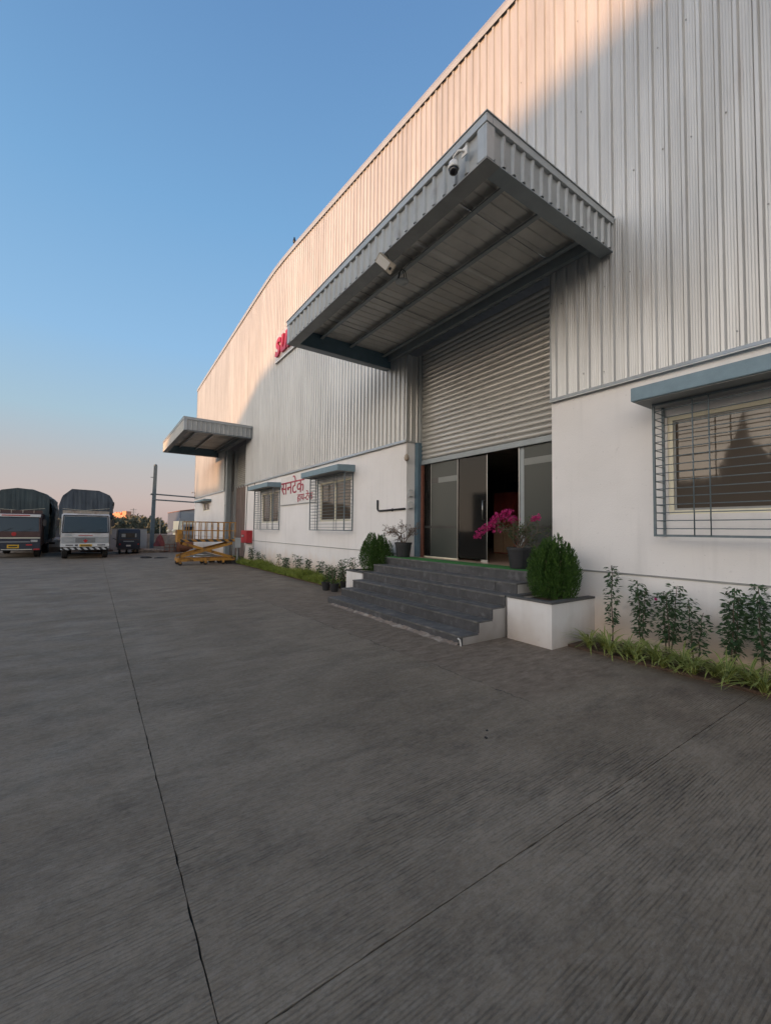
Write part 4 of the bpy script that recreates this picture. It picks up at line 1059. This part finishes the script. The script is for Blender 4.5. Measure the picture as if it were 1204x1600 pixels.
    for s_ in (-1, 1):
        m = MB(); m.tube([(s_*h, .1, 2.1), (s_*(h+.13), -.06, 2.12), (s_*(h+.13), -.06, 1.85)], .012, 5); m.build('mirror_arm', 'black', T)
        box('mirror', 'black', T, min(s_*(h+.06), s_*(h+.20)), max(s_*(h+.06), s_*(h+.20)), -.09, -.05, 1.65, 1.98, bevel=.01)
        wheel('front_wheel', T, s_*(h-.17), .62, .42, .26)
        wheel('rear_wheel', T, s_*(h-.14), 4.6, .42, .30)
        box('mudguard', 'black', T, min(s_*(h-.30), s_*h), max(s_*(h-.30), s_*h), .16, 1.1, .62-.02, .66)
    box('chassis', 'black', T, -.45, .45, .1, 6.2, .42, .60)
    # cargo body with plank sides, tarpaulin over hoops
    bw = h+.09; BY, BZ = 1.8, 6.3
    box('cargo_bed', 'lorrycream' if A else 'lorrynavy', T, -bw, bw, BY, BZ, .66, .80)
    for s_ in (-1, 1):
        for k in range(4):
            box('side_plank', 'lorrycream' if A else 'lorrynavy', T, min(s_*bw, s_*(bw-.05)), max(s_*bw, s_*(bw-.05)), BY, BZ, .81+k*.36, .81+k*.36+.34)
    for k in range(4): box('headboard_plank', 'lorrycream' if A else 'lorrynavy', T, -bw+.051, bw-.051, BY, BY+.05, .81+k*.44, .81+k*.44+.42)
    box('roof_rack_board', 'lorrycream' if A else 'lorryorange', T, -h+.02, h-.02, .5, .56, 2.31, 2.46)
    for k in range(4): MB().box(-h+.3+k*.45, -h+.34+k*.45, .46, .499, 2.31, 2.46).build('rack_upright', 'lorrycream', T)
    if A: out = [(-bw-.10, 2.05), (-bw-.07, 2.72), (-bw+.06, 3.22), (-.66, 3.60), (.50, 3.57), (bw-.13, 3.35), (bw+.08, 2.98), (bw+.05, 2.30), (bw+.06, 2.05)]
    else: out = [(-bw-.22, .9), (-bw-.22, 2.4), (-bw-.22, 3.05), (-bw+.25, 3.58), (-.2, 3.72), (.45, 3.66), (bw-.15, 3.48), (bw+.18, 3.2), (bw+.24, 2.7), (bw+.2, 1.8), (bw+.12, .9)]
    r_ = random.Random(4 if A else 9); mb = MB(); rows = 60; fine = []
    for (xa, za), (xb, zb_) in zip(out, out[1:]):
        q = max(2, int(math.hypot(xb-xa, zb_-za)/.07))
        fine += [(xa+(xb-xa)*t/q, za+(zb_-za)*t/q) for t in range(q)]
    fine.append(out[-1]); n = len(fine); ya, yb = (.62, BZ+.12) if A else (1.72, BZ+.12); ph = [r_.uniform(0, 6) for _ in range(8)]
    for k in range(rows):
        t = k/(rows-1); y_ = ya+(yb-ya)*t; hoop = abs(math.sin(t*math.pi*7))**.6
        for x_, z_ in fine:
            w = .018*math.sin(x_*9+z_*7+ph[0]+k*.35)+.014*math.sin(z_*17-x_*5+ph[1]+k*.8)+r_.uniform(-.006, .006)
            sag = .07*(1-hoop)*(1 if z_ > 2.4 else .4)
            mb.v.append((x_*(1-sag*.5)+w*(1 if abs(x_) > .8 else .3), y_+(.02*math.sin(x_*6+z_*5) if k == 0 else 0), z_-sag*(z_ > 2.2)+w*.5))
    for k in range(rows-1):
        for q in range(n-1): mb.f.append((k*n+q, (k+1)*n+q, (k+1)*n+q+1, k*n+q+1))
    # front flap: gathered sheet with vertical folds, and a plain back
    z0f = 2.05 if A else .9; cols = 46
    for cidx in range(cols):
        t = cidx/(cols-1); xx = out[0][0]*.97+(out[-1][0]-out[0][0])*.97*t
        # height of the outline above this x
        zt = max([za_+(zb_-za_)*(xx-xa_)/(xb_-xa_) for (xa_, za_), (xb_, zb_) in zip(out, out[1:]) if xb_ > xa_ and xa_ <= xx <= xb_] or [2.4])
        for j in range(8):
            u = j/7; mb.v.append((xx, ya-.01+(.009*math.sin(cidx*1.9+ph[2]+u*1.5)+.016*math.sin(cidx*.63+ph[3]-u*2.5)+.012*math.sin(cidx*1.17+ph[4]+u*4)*math.sin(cidx*.31+ph[5]))*(.35+.65*(1-u))+.010*math.sin(u*7+cidx*.35), z0f+(zt-.015-z0f)*u))
    base = rows*n
    for cidx in range(cols-1):
        for j in range(7): mb.f.append((base+cidx*8+j, base+cidx*8+8+j, base+cidx*8+9+j, base+cidx*8+j+1))
    mb.f.append(tuple((rows-1)*n+q for q in range(n-1, -1, -1)))
    mb.build('tarpaulin', 'tarp' if A else 'tarp2', T)
    rp = MB()
    for k in range(6):
        yy = 1.9+k*.8
        for s_ in (-1, 1): rp.tube([(s_*(bw+.10), yy, 2.3), (s_*(bw+.06), yy+.3, 1.2)], .012, 4)
    rp.tube([(-bw+.1, ya-.05, 2.55), (-.1, ya-.055, 2.48), (bw-.1, ya-.05, 2.62)], .010, 4)
    rp.build('lashing_rope', 'cream', T)
    return T
lorry('white-fronted lorry with a blue-grey tarpaulin and a black and white striped bumper guard', (-.33, 26.5, 0), 'white')
lorry('navy lorry with an orange band and a rounded dark tarpaulin, cut by the left edge', (-3.28, 28.4, 0), 'navy')

# auto rickshaw (rear towards us)
au = thing('auto_rickshaw', 'black auto rickshaw with an orange stripe parked before the white boundary wall', 'auto rickshaw', (1.80, 30.0, 0))
pr = [(-.58, 0, .30), (-.60, -.03, .75), (-.58, .06, 1.36), (-.5, .18, 1.50), (-.5, 2.0, 1.50), (-.5, 2.3, .75), (-.5, 2.35, .30)]
MB().prism([(x_, y_, z_) for x_, y_, z_ in [(-.59, p_[1], p_[2]) for p_ in pr]], (0, 0, 0), (1.18, 0, 0)).build('body', 'lorrynavy', au, bevel=.05)
box('rear_window', 'pane', au, -.40, .40, -.045, -.012, 1.0, 1.26); box('rear_window_light', 'trim', au, -.40, -.2, -.050, -.046, 1.02, 1.22); box('rear_window_light', 'trim', au, .30, .37, -.050, -.046, 1.02, 1.24)
box('orange_stripe', 'lorryorange', au, -.50, .50, -.055, -.030, .84, .89); box('rear_lettering', 'trim', au, -.3, .25, -.052, -.03, .75, .79); box('number_plate', 'white', au, -.15, .08, -.055, -.03, .46, .55)
box('rear_bumper', 'black', au, -.60, .60, -.10, -.02, .26, .34, bevel=.01)
for s_ in (-1, 1): box('tail_light', 'red', au, min(s_*.52, s_*.44), max(s_*.52, s_*.44), -.06, -.03, .55, .63)
for x_, y_ in ((-.47, .35), (.47, .35), (0, 2.1)): wheel('wheel', au, x_, y_, .20, .11)
MB().tube([(-.58, 1.7, .8), (-.78, 1.65, .92), (-.80, 1.65, .86)], .02, 5).build('mirror', 'black', au)

# white car glimpsed between the lorries
ca = thing('white_car', 'white car half hidden between the two lorries', 'car', (-2.3, 34.0, 0))
MB().prism([(-.72, 0, .30), (-.72, -.05, .78), (-.72, .55, .90), (-.72, 1.2, 1.34), (-.72, 2.6, 1.36), (-.72, 3.3, .90), (-.72, 3.6, .80), (-.72, 3.6, .3)], (0, 0, 0), (1.44, 0, 0)).build('body', 'white', ca, bevel=.05)
MB().quad((-.6, .60, .95), (.6, .60, .95), (.55, 1.13, 1.28), (-.55, 1.13, 1.28)).build('windscreen', 'windscreen', ca)
for v in ca.children: pass
box('grille', 'black', ca, -.3, .3, -.07, -.04, .5, .62)
for s_ in (-1, 1):
    box('headlight', 'headlight', ca, min(s_*.4, s_*.65), max(s_*.4, s_*.65), -.07, -.04, .62, .74); wheel('wheel', ca, s_*.62, .6, .28, .18); wheel('wheel', ca, s_*.62, 2.9, .28, .18)

# ================================================================= SCISSOR LIFT
sl = thing('scissor_lift', 'yellow scissor lift with a railed platform parked before the far delivery door', 'lift', (4.25, 20.35, 0))
lx0, lx1 = -1.25, 1.15; wy = .42
fr = MB(); fr.box(lx0, lx1, -wy, -wy+.06, .17, .30).box(lx0, lx1, wy-.06, wy, .17, .30).box(lx0, lx0+.08, -wy+.061, wy-.061, .17, .32).box(lx1-.08, lx1, -wy+.061, wy-.061, .17, .30); fr.build('chassis_frame', 'liftyellow', sl, bevel=.006)
for x_ in (lx0+.02, -.2, .55): 
    for y_ in (-wy+.03, wy-.03):
        o = empty('caster', (x_+.08, y_, .085), sl); MB().lathe([(.085, -.03), (.085, .03)], (0, 0, 0), 14, 'y').build('roller', 'rubber', o); MB().box(-.05, .05, -.045, -.034, 0, .10).box(-.05, .05, .034, .045, 0, .10).build('fork', 'liftyellow', o)
for y_ in (-wy-.03, wy+.03):
    MB().prism([(lx0+.05, y_-.025, .32), (lx0+.05, y_-.025, .44), (lx1-.15, y_-.025, 1.02), (lx1-.15, y_-.025, .90)], (0, 0, 0), (0, .05, 0)).build('scissor_arm', 'liftyellow', sl)
    yy = y_+(.055 if y_ < 0 else -.055)
    MB().prism([(lx0+.18, yy-.025, .90), (lx0+.18, yy-.025, 1.02), (lx1-.1, yy-.025, .36), (lx1-.1, yy-.025, .24)], (0, 0, 0), (0, .05, 0)).build('scissor_arm', 'liftyellow', sl)
box('hydraulic_ram', 'chrome', sl, -.5, .3, -.05, .05, .35, .43)
box('platform_deck', stripe_material('platform_edge_stripes', (.40, .19, .03), (.03, .03, .03), .17, 0, 1.2), sl, lx0+.1, lx1, -wy-.06, wy+.06, 1.02, 1.13)
lt = 1.13
for i_, x_ in enumerate([lx0+.30+k*(lx1-lx0-.34)/8 for k in range(9)]):
    for y_ in (-wy-.03, wy+.03): MB().box(x_-.018, x_+.018, y_-.018, y_+.018, lt, 1.88).build('rail_post', 'liftyellow', sl)
for y_ in (-wy-.03, wy+.03):
    for z_ in (1.5, 1.885): MB().box(lx0+.28, lx1, y_-.02, y_+.02, z_, z_+.035).build('guard_rail', 'liftyellow', sl)
for z_ in (1.5, 1.885): MB().box(lx1-.035, lx1, -wy-.0095, wy+.0095, z_+.001, z_+.034).build('guard_rail', 'liftyellow', sl)
box('control_box', 'liftyellow', sl, lx0-.02, lx0+.16, -.30, .30, 1.0, 1.55, bevel=.01)
MB().tube([(lx0+.05, 0, 1.55), (lx0+.1, 0, 2.06), (lx0+.32, 0, 1.92)], .022, 6).build('control_handle', 'trimdark', sl)
for k in range(2): MB().lathe([(.07, 0), (.09, .05), (.07, .12), (.03, .14)], (lx0-.14-.2*k, -.1, 1.42), 10).build('work_lamp', 'cream', sl, smooth=True)

# electrical panel on its post, next to the lift
ep = thing('electric_panel', 'grey electrical box on a post between the lift and the red hose box', 'electrical box', (5.48, 19.9, 0))
box('box', 'trim', ep, -.13, .13, -.09, .09, .74, 1.20, bevel=.008); box('door', 'trim', ep, -.115, .115, -.105, -.091, .76, 1.18, bevel=.004); MB().bar((0, 0, 0), (0, 0, .74), .06).build('post', 'trimdark', ep)
MB().tube([(.05, .03, .74), (.10, .05, .3), (.3, .0, .05), (.0, -.3, .03), (-.3, -.1, .03)], .02, 6).build('cable', 'black', ep, smooth=True)
jr = MB(); rr = random.Random(21)
for k in range(26):
    x_, y_ = rr.gauss(0, .28), rr.gauss(0, .35); s_ = rr.uniform(.04, .13); jr.box(x_-s_, x_+s_, y_-s_*.7, y_+s_*.7, 0, s_*rr.uniform(.5, 2.6))
tag(jr.build('scrap_heap', 'rubber', None, loc=(5.35, 20.6, 0)), 'dark heap of scrap at the foot of the electrical box', 'scrap')

# ================================================================= POLE, PIPES, WALLS
po = thing('steel_column', 'tall leaning blue-grey steel column at the left of the building', 'column', (3.40, 34.0, 0))
MB().prism([(-.13, -.1, 0), (.13, -.1, 0), (.20, -.1, 6.05), (-.02, -.1, 6.05)], (0, 0, 0), (0, .2, 0)).build('shaft', 'polepaint', po, bevel=.01)
MB().lathe([(.11, 0), (.11, .06), (.03, .12)], (.09, 0, 6.05), 12).build('cap', 'polepaint', po)
for z_ in (1.2, 2.4, 3.95, 5.2): MB().tube([(-.20, 0, z_), (.1, 0, z_)], .022, 6).build('cleat', 'polepaint', po)
pi_ = thing('pipe_bridge', 'two parallel steel pipes from the column to the corner of the building', 'pipe', (3.4, 34.0, 0))
MB().tube([(-.15, -.14, 4.0), (3.1, 1.2, 3.98)], .05, 8).build('pipe', 'polepaint', pi_); MB().tube([(.0, -.14, 3.60), (3.1, 1.2, 3.60)], .05, 8).build('pipe', 'polepaint', pi_)
bw = thing('boundary_wall', 'white plastered boundary wall behind the lorries and the auto rickshaw', 'wall', (-8, 34.6, 0))
box('wall_body', 'boundary', bw, -20, 11.15, 0, .2, -.1, 1.50); box('coping', 'scrapconc', bw, -20, 11.18, -.03, .23, 1.501, 1.54)
bw2 = thing('low_wall', 'low weathered concrete wall between the steel column and the factory', 'wall', (3.3, 36.5, 0))
for k in range(4): box('wall_panel', 'scrapconc', bw2, .0+k*1.0, .97+k*1.0, 0, .15, -.1, 1.10-.03*(k % 2))
# scrap near the low wall
sc = thing('scrap_drum', 'rusty reddish drum lying in front of the low wall', 'drum', (5.05, 31.2, .38)); MB().lathe([(.36, -.5), (.38, -.48), (.37, 0), (.38, .48), (.36, .5)], (0, 0, 0), 20, 'x').build('shell', 'rusty', sc, smooth=True); MB().lathe([(.3, -.515), (.3, -.505)], (0, 0, 0), 18, 'x').build('lid', 'trimdark', sc)
cr = thing('scrap_crate', 'rusty low frame crate holding a dusty sack before the low wall', 'crate', (4.3, 31.3, 0))
for x_ in (-.45, -.15, .15, .45): MB().bar((x_, -.3, 0), (x_, -.3, .55), .04).build('upright', 'rusty', cr)
for z_ in (.08, .30, .53): MB().bar((-.47, -.33, z_), (.47, -.33, z_), .04).build('rail', 'rusty', cr)
def lump(name, m, loc, sx, sy, sz, seed, label=None, cat=None, parent=None):
    r_ = random.Random(seed); bm = bmesh.new(); bmesh.ops.create_icosphere(bm, subdivisions=3, radius=1)
    ph = [r_.uniform(0, 6) for _ in range(6)]
    for v in bm.verts:
        c = v.co; k = 1+.16*math.sin(c.x*3+ph[0])+.13*math.sin(c.y*4+ph[1])+.12*math.sin(c.z*4+ph[2])+.06*math.sin(c.x*9+c.z*7+ph[3]); v.co = Vector((c.x*sx*k, c.y*sy*k, max(-.02, c.z*sz*k)))
    me = bpy.data.meshes.new(name); bm.to_mesh(me); bm.free(); me.materials.append(MT[m]); o = bpy.data.objects.new(name, me); COL.objects.link(o); o.location = loc
    if label: tag(o, label, cat)
    if parent: o.parent = parent
    return o
lump('sack', 'scrapconc', (4.3, 31.7, 0), .55, .3, .95, 3, 'tall dusty covered sack standing in the rusty crate', 'sack')
lump('tarpaulin_bundle', 'maroon', (3.80, 33.0, .35), .40, .3, .62, 4, 'maroon tarpaulin bundle at the foot of the steel column', 'bundle')
lump('rubble_heap', 'mortar', (3.1, 31.5, 0), 1.1, .6, .26, 5, 'low heap of brown rubble right of the auto rickshaw', 'rubble')
lump('rubble_heap', 'scrapconc', (5.6, 30.2, 0), .5, .4, .3, 6, 'pale heap of cement bags behind the scissor lift', 'rubble')
lump('rubble_heap', 'soil', (.2, 33.4, 0), .9, .5, .3, 8, 'dark heap of earth between the lorry and the auto rickshaw', 'rubble')
lump('black_sheet', 'rubber', (2.35, 25.6, 0), .34, .22, .07, 7, 'crumpled black sheet lying on the yard, left piece', 'sheet'); lump('black_sheet', 'rubber', (3.0, 25.3, 0), .30, .2, .06, 9, 'crumpled black sheet lying on the yard, right piece', 'sheet')
lump('plastic_wrap', 'white', (4.95, 24.8, 0), .45, .5, .16, 10, 'pale plastic wrap lying on the ground under the scissor lift', 'wrap')
# pebbles on the yard
for i, (x_, y_, s_, l_) in enumerate(((2.62, 2.34, .013, 'larger of the two dark pebbles in the middle of the yard'), (2.72, 2.42, .010, 'smaller of the two dark pebbles in the middle of the yard'))):
    lump('pebble', 'rubber', (x_, y_, .0), s_, s_*.8, s_, 40+i, l_, 'pebble')

# ================================================================= BACKGROUND
sh = thing('far_shed', 'distant shed with a dark blue end and grey side seen between column and factory', 'building', (7.75, 60, 0))
MB().prism([(1.4, 0, 0), (1.4, 11, 0), (1.4, 11, 3.86), (1.4, 0, 3.73)], (0, 0, 0), (.06, 0, 0)).build('blue_end', 'shedblue', sh)
MB().prism([(1.465, 0, 0), (9, 0, 0), (9, 0, 4.9), (1.465, 0, 3.73)], (0, 0, 0), (0, 11, 0)).build('grey_side', 'shedgrey', sh); MB().prism([(1.35, -.1, 3.76), (9.1, -.1, 4.96), (9.1, -.1, 5.04), (1.35, -.1, 3.84)], (0, 0, 0), (0, 11.3, 0)).build('roof', 'rusty', sh)
lw = thing('far_lorry', 'distant grey lorry behind the scissor lift platform', 'lorry', (7.4, 52, 0))
box('cab', 'shedgrey', lw, .9, 2.4, 0, 1.6, .4, 2.0, bevel=.1); box('windscreen', 'windscreen', lw, 1.05, 2.25, -.03, -.005, 1.25, 1.75); box('cargo_box', 'cream', lw, .7, 2.6, 1.7, 6, .7, 2.4); wheel('wheel', lw, 1.0, .5, .4, .25); wheel('wheel', lw, 2.3, .5, .4, .25)
# wooded ridge
r = random.Random(17); mb = MB()
def ridge(x): return 4.3+1.1*math.exp(-((x-9)/5)**2)-3.2*max(0, (x-14.2))/3*(1 if x < 17.5 else 1)+.35*math.sin(x*.9)
for k in range(9000):
    x = r.uniform(-40, 18.2); y_ = 125+r.uniform(-6, 25); top = max(1.2, (4.0+.25*math.sin(x*.8)+.2*math.sin(x*2.1) if x < 13.2 else 4.1-.72*(x-13.2)))
    z = top*(1-r.random()**1.7)*(.9+.15*r.random())
    leafquad(mb, Vector((x, y_, z)), rv(r), rv(r), r.uniform(.5, 1.1), r.uniform(.4, .8), .2)
x = -40
for k in range(59):   # solid core so no sky shows low down
    xx = -40+k; t_ = max(.8, (3.5 if xx < 13 else 3.6-.72*(xx-13))); mb.box(xx, xx+1, 128, 150, -.1, t_+.2*math.sin(k))
tag(mb.build('wooded_ridge', 'fargreen', None), 'far wooded ridge rising behind the boundary wall', 'trees', kind='stuff')
oh = thing('orange_house', 'far orange-pink house lit by the low sun above the trees', 'house', (11.3, 290, 0), rz=R(-38))
box('wall', 'orangepaint', oh, -3.3, 5.2, 0, 8, -.5, 8.6)
box('parapet', 'orangepaint', oh, -3.5, 1.5, -.2, 8.2, 8.62, 9.5); box('stair_tower', 'orangepaint', oh, 2.2, 4.6, .5, 5, 8.63, 10.8)
for k in range(3): box('roof_tank', 'orangepaint', oh, -2.6+k*1.5, -1.8+k*1.5, 1, 2, 9.51, 10.2)
for k in range(4): box('window', 'farwin', oh, -2.6+k*1.95, -1.4+k*1.95, -.06, -.01, 6.3, 7.5)
py = thing('power_pylon', 'thin distant power pole with cross arms above the trees', 'pylon', (9.8, 150, 0))
MB().bar((0, 0, 0), (0, 0, 7.3), .22).build('mast', 'trimdark', py)
for z_, w_ in ((6.9, .9), (6.2, .75), (5.5, .6)): MB().bar((-w_, 0, z_), (w_, 0, z_), .13).build('cross_arm', 'trimdark', py)
pt = thing('far_post', 'thin post standing at the edge of the ridge left of the far shed', 'post', (7.6, 66, 0)); MB().tube([(0, 0, 0), (0, 0, 3.0)], .05, 6).build('shaft', 'polepaint', pt)

# ================================================================= OPPOSITE SIDE OF THE YARD (out of view; shades and mirrors in the glass)
dist = D-(-50); drop = dist/math.cos(R(SUN_AZ))*math.tan(R(SUN_EL)); shy = dist*math.tan(R(SUN_AZ))
hz = 9.55+drop
of = thing('opposite_factory', 'long brown factory hall across the yard, seen only mirrored in the window glass', 'building', (-50, 0, 0))
ye = 24.2-shy
MB().prism([(0, -90, -.1), (0, ye, -.1), (0, ye, hz-2.2), (0, ye-4.2, hz-.55), (0, ye-9.5, hz), (0, -90, hz)], (0, 0, 0), (-20, 0, 0)).build('hall', 'oppose', of)
for k in range(12): box('window', 'navy', of, .003, .05, -86+k*8, -82+k*8, 2.5, 5)
of2 = thing('shading_shed', 'unseen lower brown shed added beside the taller hall to shade the lorries', 'building', (-50, 0, 0))
box('hall', 'oppose', of2, -19, 0, ye+.1, ye+36, -.1, 4.2+drop)  # added out of view to keep low sun off lorries and far wall foot
tt = thing('temple_tower', 'stepped dark stone temple tower across the yard, mirrored in the near window', 'temple', (-20, 8.6, 0))
tm = MB(); tm.lathe([(2.0, 0), (1.85, 2.6), (1.6, 4.4)], (0, 0, 0), 8); tm.build('base', 'temple', tt)
tm = MB(); tm.lathe([(1.5, 4.41), (1.2, 5.6), (1.32, 5.65), (.95, 6.6), (1.05, 6.65), (.6, 7.4), (.68, 7.45), (.25, 8.0)], (0, 0, 0), 12); tm.build('spire', 'temple', tt)
MB().lathe([(.28, 8.01), (.35, 8.2), (.12, 8.4), (.2, 8.6), (.03, 9.4)], (0, 0, 0), 10).build('finial', 'temple', tt)
